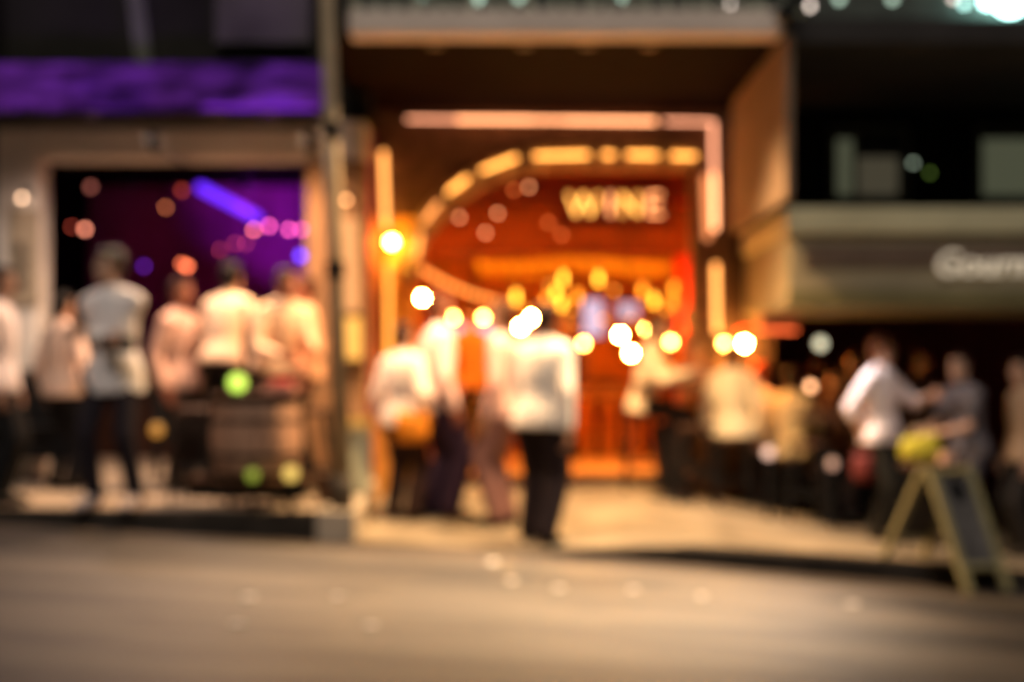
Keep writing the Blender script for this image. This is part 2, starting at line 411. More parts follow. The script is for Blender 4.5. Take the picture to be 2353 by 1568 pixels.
for px in (470, 600, 715): MB().limb(P(px, 247, DA - .12), P(px, 235, DA + .5), .008, .008, 6).build('strip_bracket', M_black, aw)
def violet_spot(px, py, d, tgt, power, size, col, label):
    t = thing('spot_lamp', label, 'spot lamp', P(px, py, d))
    a = P(px, py, d); dr = (Vector(tgt) - a).normalized()
    MB().cyl(a - dr * .14, a - dr * .012, .045, .055, 16).build('housing', M_black, t, smooth=True)
    MB().cyl(a - dr * .016, a - dr * .008, .045, n=16).build('lens', mat('violet_lens', (.03, .02, .05), .5, emit=(col, .5)), t)
    MB().limb(a - dr * .1, Vector((a.x, yf, a.z - .04)), .012, .012, 6).build('arm', M_black, t)
    l = bpy.data.lights.new('light', 'SPOT'); l.energy = power; l.color = col; l.spot_size = size; l.spot_blend = .8; l.shadow_soft_size = .04
    o = bpy.data.objects.new('light', l); COL.objects.link(o); o.parent = t; o.rotation_euler = dr.to_track_quat('-Z', 'Y').to_euler()
violet_spot(345, 312, 10.95, P(230, 120, DA - .25), 20, R(85), (.42, .10, 1), 'dark spot lamp under the far left end of the purple awning')
violet_spot(702, 312, 10.95, P(600, 140, DA - .25), 27, R(85), (.42, .06, 1), 'dark spot lamp under the purple awning beside the steel pole')

# vertical sign plate and wall lamp on the surround
t = thing('name_plate', 'pale vertical plate with dark marks on the far left column', 'sign', P(55, 700, yf))
MB().bx(X(22, yf), X(92, yf), yf - .03, yf - .003, Z(700, yf), Z(480, yf)).build('plate', mat('plate_cream', (.34, .28, .20), .6, .15, 4), t, bevel=.006)
for i, py in enumerate((572, 612, 652)):
    q = MB(); c = P(48, py, yf - .036)
    for k in range(4): q.box(c + Vector((ra.uniform(-.01, .01), 0, -.04 + .027 * k)), (.09 - .02 * (k % 2), .008, .011))
    q.box(c, (.014, .009, .1)); q.build('mark', M_black, t)

# ------------------------------------------------------------------ right premises
DR = 13.6
zr = pave_z(3.5, DR)
rb_ = thing('shop_building', 'black shop building with two dim windows above a cream fascia', 'building', (3.5, DR, zr))
rx0 = sx1 + .12
MB().bx(fx1 + .42, 12, DR, DR + .3, Z(465, DR), 8).build('wall', M_dark, rb_)
MB().bx(fx1 + .42, 12, 19.6, 19.8, zr - .3, 8).build('wall', mat('oxblood_wall', (.35, .05, .03), .7, .3, 2), rb_)
MB().bx(fx1 + .42, 12, DR + .3, 19.6, Z(465, DR), Z(465, DR) + .1).build('ceiling', M_dark, rb_)
def window(px0, px1, py0, py1, split):
    f = MB(); d = DR - .04; t_ = .05
    x0, x1, z0, z1 = X(px0, DR), X(px1, DR), Z(py1, DR), Z(py0, DR)
    f.bx(x0, x1, d, DR - .002, z1 - t_, z1); f.bx(x0, x1, d, DR - .002, z0, z0 + t_); f.bx(x0, x0 + t_, d, DR - .002, z0 + t_, z1 - t_); f.bx(x1 - t_, x1, d, DR - .002, z0 + t_, z1 - t_)
    xs = x0 + (x1 - x0) * split; f.bx(xs, xs + .03, d, DR - .002, z0 + t_, z1 - t_)
    fo = f.build('window', mat('window_frame', (.07, .07, .055), .6, .2, 4), rb_)
    MB().bx(x0 + t_, x1 - t_, DR - .012, DR - .003, z0 + t_, z1 - t_).build('pane', M_glass_d, fo)
    zb_l = z1 - (z1 - z0) * .42
    MB().bx(x0 + t_ + .02, xs - .01, DR - .02, DR - .0125, z0 + t_, z1 - (z1 - z0) * .18).build('blind', mat('lit_blind', (.10, .095, .07), .6, emit=((.85, .9, .55), .04)), fo)
    MB().bx(xs + .04, x1 - t_ - .06, DR - .02, DR - .0125, z0 + t_, zb_l).build('blind', mat('lit_blind_dim', (.10, .08, .06), .6, emit=((.9, .78, .5), .032)), fo)
window(1905, 2088, 290, 462, .3); window(2240, 2460, 290, 462, .6)
MB().bx(X(1850, 12.5), 12, 12.3, 12.5, Z(185, 12.5), Z(150, 12.5)).build('cornice', mat('cornice_dark', (.03, .025, .02)), rb_)
MB().bx(X(1820, 10.9), 12, 10.9, DR, zb + .06, zb + .24).build('ledge', M_slabd, rb_)
MB().bx(sx1 + .09, sx1 + .2, DS + .1, DS + .2, zb + .23, 8).build('post', M_black, rb_)
# fascia sign
DG = 11.3
fas = thing('shop_sign', 'cream shop fascia with white lettering jutting over the right pavement', 'sign', P(1980, 700, DG))
gx0 = X(1812, DG)
M_fas = mat('fascia_cream', (.60, .57, .37), .6, .12, 2)
MB().bx(gx0, 9, DG, DR - .06, Z(702, DG), Z(540, DG)).build('box', mat('fascia_tan', (.30, .26, .17), .6, .15, 2), fas, bevel=.01)
MB().bx(gx0 - .03, 9, DG - .05, DR - .06, Z(538, DG), Z(478, DG)).build('top_moulding', M_fas, fas, bevel=.02)
MB().bx(gx0 + .12, 9, DG - .02, DG - .003, Z(612, DG), Z(562, DG)).build('stripe', mat('fascia_brown', (.14, .10, .075), .6, .2, 2), fas)
MB().bx(gx0 - .012, 9, DG - .03, DG - .003, Z(706, DG), Z(668, DG)).build('lower_moulding', mat('fascia_olive', (.17, .15, .07), .6, .2, 2), fas)
fc = bpy.data.curves.new('lettering', 'FONT'); fc.body = 'Gourmet'; fc.size = .27; fc.extrude = .012; fc.shear = .2; fc.bevel_depth = .003; fc.space_character = 1.02
fo = bpy.data.objects.new('lettering', fc); COL.objects.link(fo)
dg = bpy.context.evaluated_depsgraph_get(); me = bpy.data.meshes.new_from_object(fo.evaluated_get(dg)); bpy.data.objects.remove(fo)
me.materials.clear(); me.materials.append(mat('white_letter', (.8, .72, .58), .5, emit=((1, .85, .62), .22)))
lo = bpy.data.objects.new('lettering', me); COL.objects.link(lo); lo.parent = fas; lo.rotation_euler = (R(90), 0, 0)
lo.location = P(2146, 632, DG - .036) - ORG[fas]

# ------------------------------------------------------------------ lamps
def hang_lamp(px, py, d, r, m, label, group, tall=1.0, top=None, name='pendant_lamp'):
    c = P(px, py, d)
    t = thing(name, label, 'lamp', c, group)
    if tall > 1: MB().limb(c - Vector((0, 0, r * (tall - 1))), c + Vector((0, 0, r * (tall - 1))), r, r * .8, 12).build('bulb', m, t, smooth=True)
    else: MB().ball(c, r, n=14, k=9).build('bulb', m, t, smooth=True)
    h = r * tall
    MB().cyl(c + Vector((0, 0, h * .93)), c + Vector((0, 0, h * .93 + .05)), .016, .012, 10).build('cap', M_black, t)
    zt = zc if top is None else top
    MB().cyl(c + Vector((0, 0, h * .93 + .05)), Vector((c.x, c.y, zt)), .004, n=6).build('cord', M_black, t)
    return t
E_g = emis('globe_glow', (1, .44, .08), 430); E_g2 = emis('globe_glow_soft', (1, .45, .07), 40)
GL = [
 (970, 685, 15.0, .034, E_g, 'round white lamp above the two people talking, leftmost in the bar'),
 (1040, 730, 16.0, .036, E_g2, 'round lamp at the upper left corner of the large pale screen'),
 (1110, 730, 16.0, .036, E_g2, 'round lamp at the upper right corner of the large pale screen'),
 (1196, 752, 14.6, .034, E_g, 'lower left globe of the close pair above the white shirted person'),
 (1221, 731, 14.4, .034, E_g, 'upper right globe of the close pair above the white shirted person'),
 (1090, 800, 16.4, .034, E_g, 'bright low globe in front of the large pale screen'),
 (1068, 796, 17.0, .026, E_g2, 'dim low globe in front of the large pale screen'),
 (1340, 790, 16.0, .036, E_g2, 'single yellow globe below the tall narrow screen'),
 (1425, 770, 15.0, .034, E_g, 'bright globe below the small square screen'),
 (1450, 812, 14.2, .034, E_g, 'lowest bright globe, just over the cream shirted drinker'),
 (1487, 757, 15.0, .034, E_g, 'left globe in the cluster of three near the red pillar'),
 (1518, 754, 15.4, .034, E_g, 'middle globe in the cluster of three near the red pillar'),
 (1152, 697, 15.6, .022, E_g2, 'small dim globe left of the elongated amber bulbs'),
 (944, 686, 15.6, .022, E_g2, 'small dim globe left of the bright leftmost globe'),
 (1541, 786, 15.2, .036, E_g2, 'lowest globe in the cluster of three near the red pillar'),
]
for px, py, d, r, m, lab in GL: hang_lamp(px, py, d, r, m, lab, 'white globe lamps hanging in the bar')
for px, d, m, r, lab in ((1710, 13.2, E_g, .036, 'bright globe under the fascia corner right of the bar opening'), (1664, 13.3, E_g2, .032, 'softer globe beside the right post of the bar opening')):
    hang_lamp(px, 790, d, r, m, lab, 'globe lamps outside the bar opening', top=Z(540, DG) + .005 if px > 1700 else Z(452, DS))
E_a = emis('amber_glow', (1, .42, .03), 4.2); E_a2 = emis('amber_glow_deep', (1, .28, .015), 3.0)
AM = [(1293, 640, 16.2), (1375, 640, 16.2), (1185, 682, 15.4), (1255, 690, 16.6), (1276, 672, 16.9), (1290, 698, 16.5), (1327, 680, 16.8), (1240, 708, 17.1), (1268, 722, 16.3), (1476, 666, 16.4), (1502, 690, 16.2), (1548, 662, 16.6), (1544, 694, 16.9)]
for i, (px, py, d) in enumerate(AM):
    hang_lamp(px, py, d, .03, E_a2 if i in (3, 6, 7, 9, 11, 12) else E_a, 'tall amber filament bulb hanging in the middle of the bar', 'amber filament bulbs', tall=2.4)
# string of small bulbs
t = thing('string_lights', 'sagging string of orange bulbs along the left of the bar', 'string lights', P(970, 625, 14.4))
pts = []
E_s = emis('string_glow', (1, .30, .05), 2.2)
for i in range(13):
    f = i / 12; d = 14.3 + 2.2 * f; p = P(972 + 188 * f, 622 + 74 * f + 10 * math.sin(f * math.pi), d); pts.append(p)
MB().tube([p + Vector((0, 0, .05)) for p in pts], .005, 6).build('wire', M_black, t)
MB().limb(pts[0] + Vector((0, 0, .05)), Vector((pts[0].x - .2, fb, pts[0].z + .5)), .005, .005, 6).build('wire', M_black, t)
MB().limb(pts[-1] + Vector((0, 0, .05)), Vector((pts[-1].x + .2, pts[-1].y + .4, zc)), .005, .005, 6).build('wire', M_black, t)
for p in pts: MB().ball(p, .026, n=10, k=7).build('bulb', E_s, t, smooth=True)
# small dim bulbs
E_d = emis('small_glow', (1, .36, .14), 3.2); E_d2 = emis('small_glow_dim', (1, .20, .04), 2.0)
for px, py, m in ((1055, 500, E_d), (1115, 535, E_d), (1143, 490, E_d), (1180, 437, E_d2), (1215, 430, E_d), (1260, 512, E_d2), (1290, 540, E_d2)):
    hang_lamp(px, py, 14.4, .02, m, 'tiny dim orange bulb hanging high behind the arch', 'tiny bulbs behind the arch')
# wall lamps
def wall_lamp(px, py, d, r, m, wall_y, label, shade=True, name='wall_lamp'):
    c = P(px, py, d); t = thing(name, label, 'wall lamp', (c.x, wall_y, c.z))
    MB().ball(c, r, n=14, k=9).build('bulb', m, t, smooth=True)
    MB().limb(c + Vector((0, 0, r * .9)), Vector((c.x, wall_y - .01, c.z + r + .03)), .012, .012, 8).build('arm', M_black, t)
    MB().cyl(Vector((c.x, wall_y - .02, c.z + r + .03)), Vector((c.x, wall_y - .001, c.z + r + .03)), .04, n=14).build('back_plate', M_black, t)
wall_lamp(900, 557, DF - .2, .036, emis('lantern_glow', (1, .50, .05), 150), DF, 'bright yellow wall lamp at the foot of the arch')
wall_lamp(50, 455, yf - .12, .022, emis('warm_bulb', (1, .60, .36), 4), yf, 'small warm wall lamp above the vertical plate')
wall_lamp(795, 460, yf - .12, .020, emis('warm_bulb2', (1, .44, .16), 4), yf, 'small orange wall lamp high on the pier between the bars')
# lit box on the pier
t = thing('light_box', 'glowing yellow vertical light box on the pier between the bars', 'light', P(803, 838, yf))
MB().bx(X(776, yf), X(830, yf), yf - .10, yf - .012, Z(826, yf), Z(730, yf)).build('diffuser', emis('box_glow', (1, .44, .05), .62), t, bevel=.01)
MB().bx(X(779, yf), X(827, yf), yf - .08, yf - .004, Z(718, yf), Z(505, yf)).build('pier_glow_panel', emis('pier_glow', (1, .36, .11), .34), t, bevel=.01)  # lit pier above the box, imitated by an added dim glowing panel
q = MB().bx(X(770, yf), X(836, yf), yf - .11, yf - .002, Z(730, yf) + .002, Z(724, yf)); q.bx(X(770, yf), X(836, yf), yf - .11, yf - .002, Z(834, yf), Z(826, yf) - .002); q.bx(X(770, yf), X(836, yf), yf - .011, yf - .003, Z(826, yf), Z(730, yf)); q.build('casing', M_wood, t)

# left bar lamps
zl_c = lc
def lb_lamp(px, py, d, r, m, label, group=None): return hang_lamp(px, py, d, r, m, label, group, top=zl_c)
E_pk = emis('pink_glow', (1, .10, .42), 6.5)
for i, px in enumerate((583, 618, 664, 692)):
    lb_lamp(px, 528 - (8 if i == 1 else 0), 14.5, .022, E_pk if i else emis('pink_red_glow', (1, .16, .2), 6.5), 'pink bulb in the hanging row under the violet tube', 'row of pink bulbs')
lb_lamp(690, 588, 14.2, .035, emis('blue_glow', (.12, .05, 1), 3.5), 'blue bulb hanging at the right side of the left bar')
lb_lamp(330, 612, 15.0, .024, emis('purple_glow', (.25, .03, .8), 1.5), 'dim purple bulb behind the grey shirted person')
E_r = emis('red_glow', (1, .18, .07), 5)
t = thing('cluster_lamp', 'red orange cluster of bulbs hanging over the drinkers at the left bar', 'lamp', P(425, 610, 13.6))
for dx, dy in ((0, 0), (-9, -4), (8, 2), (3, 5)): MB().ball(P(425 + dx, 610 + dy, 13.6), .017, n=10, k=7).build('bulb', E_r, t, smooth=True)
MB().cyl(P(425, 604, 13.6) + Vector((0, 0, .01)), Vector((X(425, 13.6), 13.6, zl_c)), .006, n=6).build('cord', M_black, t)
MB().cyl(P(425, 600, 13.6), P(425, 590, 13.6), .06, .02, 12).build('cap', M_black, t)
lb_lamp(195, 527, 13.4, .024, emis('salmon_glow', (1, .30, .18), 4), 'salmon bulb hanging at the left side of the left bar')
lb_lamp(165, 522, 13.7, .018, emis('dark_red_glow', (.8, .10, .06), 1.6), 'small dark red bulb left of the salmon bulb')
lb_lamp(380, 477, 13.4, .020, emis('brown_glow', (1, .25, .09), 2), 'brownish orange bulb hanging high in the left bar')
lb_lamp(208, 430, 13.8, .030, emis('dusky_glow', (.8, .22, .16), .7), 'large dusky bulb hanging above the salmon bulb')
lb_lamp(418, 438, 14.4, .03, emis('rust_glow', (1, .10, .05), .8), 'rust red bulb at the left end of the violet tube')
for px, py, c, s in ((540, 560, (1, .08, .2), 1.5), (505, 575, (1, .08, .2), 1.5), (565, 560, (.8, .06, .3), 1.5)):
    lb_lamp(px, py, 15.8, .022, emis('crimson_glow', c, s), 'small crimson bulb deep inside the left bar', 'crimson bulbs deep in the left bar')
t = thing('light_tube', 'violet light tube slanting across the ceiling of the left bar', 'light', P(450, 428, 14.9))
MB().limb(P(462, 432, 14.9), P(590, 500, 14.9), .05, .05, 12).build('tube', emis('violet_tube', (.13, .02, 1), 1.1), t, smooth=True)
for px, py in ((480, 440), (570, 488)): MB().cyl(P(px, py, 14.9) + Vector((0, 0, .045)), Vector((X(px, 14.9), 14.9, zl_c)), .006, n=6).build('rod', M_black, t)
def wash(px, py, d, tgt, power, size, col, label):
    t = thing('spot_lamp', label, 'spot lamp', P(px, py, d)); a = P(px, py, d); dr = (Vector(tgt) - a).normalized()
    MB().cyl(a - dr * .16, a - dr * .012, .04, .055, 16).build('housing', M_black, t, smooth=True)
    MB().cyl(a - dr * .016, a - dr * .008, .045, n=16).build('lens', emis('magenta_lens', col, 3), t)
    MB().limb(a - dr * .1, Vector((a.x, a.y, zl_c)), .01, .01, 6).build('stem', M_black, t)
    l = bpy.data.lights.new('light', 'SPOT'); l.energy = power; l.color = col; l.spot_size = size; l.spot_blend = .9; l.shadow_soft_size = .05
    o = bpy.data.objects.new('light', l); COL.objects.link(o); o.parent = t; o.rotation_euler = dr.to_track_quat('-Z', 'Y').to_euler()
wash(560, 425, 14.2, P(665, 470, 17.4), 190, R(50), (.5, .03, .95), 'black ceiling spot washing the left bar wall magenta')
wash(300, 425, 14.0, P(500, 620, 17.5), 26, R(60), (.8, .03, .15), 'black ceiling spot washing the left bar back wall dark red')

# upper lamps
E_pg = emis('pale_green_lamp', (.72, 1, .78), .8)
for px, py, k in ((965, -8, .03), (1095, -6, .045), (1192, -6, .03), (1432, -8, .032), (1928, -2, .03), (2050, -2, .03)):
    hang_lamp(px, py, 10.85, k, E_pg, 'pale green lantern hanging behind the balcony balusters', 'pale green lanterns on the balcony', top=zb + 1.8, name='balcony_lamp')
E_t = emis('teal_glow', (.50, 1, .92), 7)
for px, py, d, r, m, lab in ((2322, -6, 11.2, .14, E_t, 'large teal white lamp at the top right edge of the balcony'), (2268, 2, 11.1, .05, E_t, 'smaller teal lamp touching the large teal one'), (2215, 8, 11.2, .028, emis('teal_dim', (.5, .95, .85), 2.5), 'dim teal lamp left of the large teal lamp'),
        (2190, -4, 11.0, .022, emis('greywhite_glow', (1, .82, .7), 2.2), 'greyish bulb beside the dim teal lamp'),
        (1675, 10, 10.9, .022, emis('greywhite_glow', (1, .82, .7), 2.2), 'greyish bulb behind the balcony rail over the canopy'), (1860, 14, 10.9, .024, emis('greywhite_glow', (1, .82, .7), 2.2), 'greyish bulb on the balcony just right of the black post')):
    hang_lamp(px, py, d, r, m, lab, 'bulbs along the balcony', top=zb + 1.8, name='balcony_lamp')
for px, py, m, lab in ((2098, 375, emis('pale_green_reflection', (.5, .62, .45), 1.0), 'pale green bulb imitating a lamp reflection in the dim upper window'), (2136, 398, emis('green_reflection', (.18, .3, .05), .7), 'faint green bulb imitating a reflection right of the pale green one')):
    hang_lamp(px, py, 13.3, .022, m, lab, None, top=Z(150, 12.5))  # lamp reflections in the window glass, built as added bulbs
wall_lamp(1885, 790, 13.2, .05, emis('milk_glow', (.95, .9, .6), .9), 14.4, 'milky round lamp under the cream fascia', name='wall_lamp')
E_o = emis('peach_glow', (1, .45, .20), 3.6)
def table_lamp(px, py, d, r, m, base_z, label, cat='lamp'):
    c = P(px, py, d); t = thing('table_lamp', label, cat, (c.x, c.y, base_z))
    MB().ball(c, r, n=14, k=9).build('globe', m, t, smooth=True)
    MB().cyl((c.x, c.y, base_z + .02), (c.x, c.y, c.z - r * .9), .012, n=10).build('stem', M_black, t)
    MB().cyl((c.x, c.y, base_z), (c.x, c.y, base_z + .02), .06, .05, 16).build('foot', M_black, t)


def added_downlight(x, y, z, tgt, power, size, col, label, group):  # unseen fixtures, added for the pools of light below them
    t = thing('added_downlight', label, 'added_downlight', (x, y, z), group); a = Vector((x, y, z - .005)); dr = (Vector(tgt) - a).normalized()
    MB().lathe((x, y, z), [(.07, -.012), (.072, -.004), (.072, -.001)], 20).build('trim', M_black, t)
    MB().lathe((x, y, z), [(.05, -.016), (.05, -.0125)], 18).build('lens', mat('frosted_lens', (.25, .22, .18), .5, .1, 4), t)
    l = bpy.data.lights.new('light', 'SPOT'); l.energy = power; l.color = col; l.spot_size = size; l.spot_blend = .9; l.shadow_soft_size = .05
    o = bpy.data.objects.new('light', l); COL.objects.link(o); o.parent = t; o.location = (0, 0, -.075); o.rotation_euler = dr.to_track_quat('-Z', 'Y').to_euler()
WARM = (1, .62, .30)
for i, px in enumerate((1000, 1205, 1350, 1490)):
    added_downlight(X(px, 10.75), 10.75, zb + .002, (X(px, 10.75), 10.6, 0), 290, R(122), WARM, 'small recessed lamp added along the front of the canopy underside', 'downlights under the canopy')
t = thing('added_flood_lamp', 'small black flood lamp added on the front of the canopy edge aimed at the road', 'flood lamp', (X(1790, DS), DS - .12, zb + .1))  # unseen lamp, added to brighten the middle of the road
fa = Vector((X(1790, DS), DS - .16, zb + .07)); fd = (Vector((.5, 8.8, 0)) - fa).normalized()
MB().cyl(fa - fd * .12, fa, .05, .07, 16).build('housing', M_black, t, smooth=True)
MB().limb(fa - fd * .08, (fa.x, DS - .002, fa.z + .03), .014, .014, 8).build('arm', M_black, t)
l = bpy.data.lights.new('light', 'SPOT'); l.energy = 1400; l.color = (1, .72, .46); l.spot_size = R(64); l.spot_blend = 1; l.shadow_soft_size = .05
o = bpy.data.objects.new('light', l); COL.objects.link(o); o.parent = t; o.location = fa + fd * .07 - ORG[t]; o.rotation_euler = fd.to_track_quat('-Z', 'Y').to_euler()
for px, pw, co in ((200, 60, (1, .72, .6)), (500, 150, (1, .66, .46)), (615, 150, (1, .58, .30))):
    added_downlight(X(px, 11.3), 11.42, Z(266, DA) - .001, (X(px, 11.3), 11.1, 0), pw, R(165), co, 'small lamp added under the purple awning', 'downlights under the awning')

added_downlight(X(1900, 11.2), 11.42, Z(706, DG) - .001, (X(1930, 11.2), 11.0, 0), 38, R(165), (1, .86, .80), 'small lamp added under the front edge of the cream fascia', 'downlights under the fascia')

def stool(x, y, h, label, z0=None, group='dark bar stools', seat=M_wood):
    z0 = pave_z(x, y) + .006 if z0 is None else z0
    t = thing('bar_stool', label, 'stool', (x, y, z0), group)
    MB().lathe((x, y, z0), [(.15, h - .05), (.17, h - .03), (.17, h - .012), (.15, h)], 20).build('seat', seat, t)
    for sx in (-1, 1):
        for sy in (-1, 1): MB().limb((x + sx * .1, y + sy * .1, z0 + h - .05), (x + sx * .17, y + sy * .17, z0 + .012), .013, .012, 8).build('leg', M_black, t)
    q = MB(); zz = z0 + h * .35; k = .148
    q.tube([(x - k, y - k, zz), (x + k, y - k, zz), (x + k, y + k, zz), (x - k, y + k, zz), (x - k, y - k, zz)], .008, 6); q.build('footrest', M_black, t)
    return z0 + h

# ------------------------------------------------------------------ furniture
def high_table(px, d, h, r, label, m_top=M_wood, group=None):
    x = X(px, d); z0 = pave_z(x, d) + .006; t = thing('high_table', label, 'table', (x, d, z0), group)
    MB().lathe((x, d, z0), [(r * .98, h - .04), (r, h - .03), (r, h - .008), (r * .98, h)], 28).build('table_top', m_top, t)
    MB().cyl((x, d, z0 + .03), (x, d, z0 + h - .041), .04, n=14).build('column', M_black, t)
    MB().lathe((x, d, z0), [(r * .7, 0), (r * .68, .015), (.06, .03)], 24).build('base', M_black, t)
    return z0 + h
# low timber step behind the barrel
STEP = pave_z(-2, 11.5) + .15
t = thing('step', 'low dark timber step behind the barrel table', 'step', (X(570, 11.4), 11.5, pave_z(-2, 11.5)))
MB().bx(X(446, 11.3), X(716, 11.3), 11.0, 12.1, STEP - .03, STEP).build('tread', M_wood, t, bevel=.004)
MB().bx(X(448, 11.3), X(714, 11.3), 11.03, 12.08, pave_z(-2, 11.0) - .01, STEP - .031).build('riser', M_black, t)
# barrel table
bx_, by_ = X(590, 10.6), 10.6; bz = pave_z(bx_, by_)
t = thing('barrel_table', 'brown barrel table on a dark stand before the left bar drinkers', 'table', (bx_, by_, bz + .006))
zb0, zb1 = Z(1104, 10.6), Z(904, 10.6); hb = zb1 - zb0
MB().lathe((bx_, by_, zb0), [(.295, 0), (.325, hb * .25), (.338, hb * .5), (.325, hb * .75), (.295, hb - .03)], 30).build('barrel', mat('barrel_oak', (.36, .21, .14), .65, .35, 9, stretch=(3, 3, .5)), t, smooth=True)
for f in (.08, .3, .7, .9):
    r = .300 + .039 * math.sin(f * math.pi); MB().lathe((bx_, by_, zb0 + hb * f), [(r + .004, -.015), (r + .006, 0), (r + .004, .015)], 30).build('hoop', M_black, t)
MB().lathe((bx_, by_, zb1), [(.345, -.029), (.355, -.02), (.355, -.004), (.345, 0)], 32).build('table_top', M_wood, t)
for a in range(4): 
    c_, s_ = math.cos(a * math.pi / 2 + .78), math.sin(a * math.pi / 2 + .78)
    MB().limb((bx_ + .2 * c_, by_ + .2 * s_, zb0 - .002), (bx_ + .24 * c_, by_ + .24 * s_, bz + .03), .025, .02, 8).build('leg', M_black, t)
table_lamp(545, 880, 10.38, .064, emis('lime_glow', (.55, .85, .09), 1.1), zb1, 'lime green glowing ball lamp on the barrel table')
t = thing('napkin_box', 'red and pink napkin box on the barrel table', 'box', P(642, 905, 10.5))
c = P(642, 905, 10.5); c.z = zb1
MB().box(c + Vector((0, 0, .035)), (.24, .14, .07)).build('box', mat('pink_card', (.55, .25, .2), .6, .1, 5), t, bevel=.006)
MB().box(c + Vector((.01, 0, .088)), (.14, .09, .034)).build('napkins', mat('red_paper', (.65, .06, .05), .7, .1, 8), t, bevel=.01)
# lanterns; the pair at the barrel imitate reflections on the floor
def lantern(px, py, d, r, m, label):
    c = P(px, py, d); z0 = pave_z(c.x, d) + .006; t = thing('lantern', label, 'lantern', (c.x, d, z0)); h = max(c.z - z0, r)
    MB().lathe((c.x, d, z0), [(r * .6, h - r * 1.0), (r, h - r * .4), (r, h + r * .4), (r * .6, h + r)], 16).build('glass', m, t, smooth=True)
    MB().lathe((c.x, d, z0), [(r * .9, 0), (r * .5, .01), (r * .5, max(.012, h - r * 1.01))], 14).build('foot', M_black, t)
    MB().lathe((c.x, d, z0), [(r * .65, h + r + .001), (r * .3, h + r + .03)], 14).build('lid', M_black, t)
lantern(668, 1088, 10.25, .05, emis('reflection_yellow', (1, .66, .14), .6), 'yellow lantern imitating a floor reflection beside the barrel table')  # added lantern in place of a yellow reflection on the floor
lantern(580, 1092, 10.22, .04, emis('reflection_green', (.45, .6, .05), .35), 'green lantern imitating a floor reflection in front of the barrel table')  # added lantern in place of a green reflection on the floor
lantern(360, 988, 12.0, .05, emis('candle_amber', (.9, .36, .04), .4), 'dim amber lantern standing by the dark side table')
# dark side table and bench
x0, x1 = X(330, 12.0), X(478, 12.0); z0 = pave_z(x0, 12)
t = thing('side_table', 'dark box shaped counter table behind the grey shirted person', 'table', ((x0 + x1) / 2, 12.2, z0 + .005))
MB().bx(x0, x1, 12.05, 12.15, z0 + .86, z0 + .92).build('table_top', mat('brown_top', (.12, .07, .04), .5, .3, 4), t)
MB().bx(x0 + .05, x1 - .05, 12.08, 12.14, z0 + .35, z0 + .858).build('panel', M_black, t)
for xx in (x0 + .05, x1 - .09): MB().bx(xx, xx + .04, 12.08, 12.12, z0 + .005, z0 + .348).build('leg', M_black, t)
x0, x1 = X(-120, 12.2), X(205, 12.0); z0 = pave_z(x0, 12.1)
t = thing('bench', 'black bench with panelled back along the far left', 'bench', ((x0 + x1) / 2, 12.05, z0 + .005))
MB().bx(x0, x1, 11.75, 12.08, z0 + .42, z0 + .48).build('seat', M_black, t); MB().bx(x0, x1, 12.081, 12.13, z0 + .3, z0 + .95).build('backrest', M_black, t)
MB().bx(x0 + .06, x1 - .06, 11.82, 11.85, z0 + .2, z0 + .418).build('apron', M_black, t)
for xx in (x0 + .05, x1 - .1):
    for yy in (11.78, 12.02): MB().bx(xx, xx + .05, yy, yy + .05, z0 + .006, z0 + .419).build('leg', M_black, t)
for px, d, lab in ((455, 10.72, 'dark bar stool left of the barrel table'), (718, 10.78, 'dark bar stool between the barrel table and the steel pole')):
    stool(X(px, d), d, .72, lab)

# steel pole at the kerb
px0 = P(750, -60, 10.36); pxb = P(786, 1170, 10.36); pxb.z = pave_z(pxb.x, 10.36) + .004
t = thing('street_pole', 'grey green steel pole at the kerb in front of the pier', 'pole', pxb)
MB().cyl(pxb + Vector((0, 0, .25)), px0, .062, .05, 18).build('shaft', mat('pole_paint', (.36, .28, .18), .5, .25, 4), t, smooth=True)
MB().cyl(pxb, pxb + Vector((0, 0, .25)), .085, .08, 18).build('base', mat('pole_base', (.05, .04, .03), .6, .3, 4), t, smooth=True)
for py in (620, 300):
    c = P(750 + (py + 60) / 1230 * 36, py, 10.36); MB().cyl(c - Vector((0, 0, .06)), c + Vector((0, 0, .06)), .072, n=18).build('clamp', M_black, t)
# pale board leaning on the pier, dark bucket
c = P(815, 1100, 11.3); zq = pave_z(-1.3, 11.3) + .013; c.z = zq
t = thing('menu_board', 'pale blank board leaning against the foot of the pier', 'board', c)
rot = Matrix.Rotation(R(-12), 3, 'X')
MB().box(c + Vector((0, .06, .27)), (.24, .03, .54), rot).build('panel', mat('pale_green_board', (.46, .48, .34), .6, .15, 4), t, bevel=.006)
MB().box(c + Vector((0, .055, .575)), (.26, .045, .06), rot).build('top_rail', mat('yellow_wood', (.55, .38, .10), .6, .2, 5), t)
c = P(755, 1150, 10.75); c.z = pave_z(c.x, 10.75) + .004
t = thing('bucket', 'dark brown bucket beside the foot of the steel pole', 'bucket', c)
MB().lathe(c, [(.085, 0), (.10, .1), (.115, .22), (.12, .225), (.105, .222), (.09, .05)], 20).build('pail', mat('brown_plastic', (.07, .035, .02), .5, .3, 5), t, smooth=True)
MB().tube([c + Vector((.118 * math.cos(a), .02, .22 + .09 * math.sin(a))) for a in [math.pi * i / 8 for i in range(9)]], .005, 6).build('handle', M_black, t)

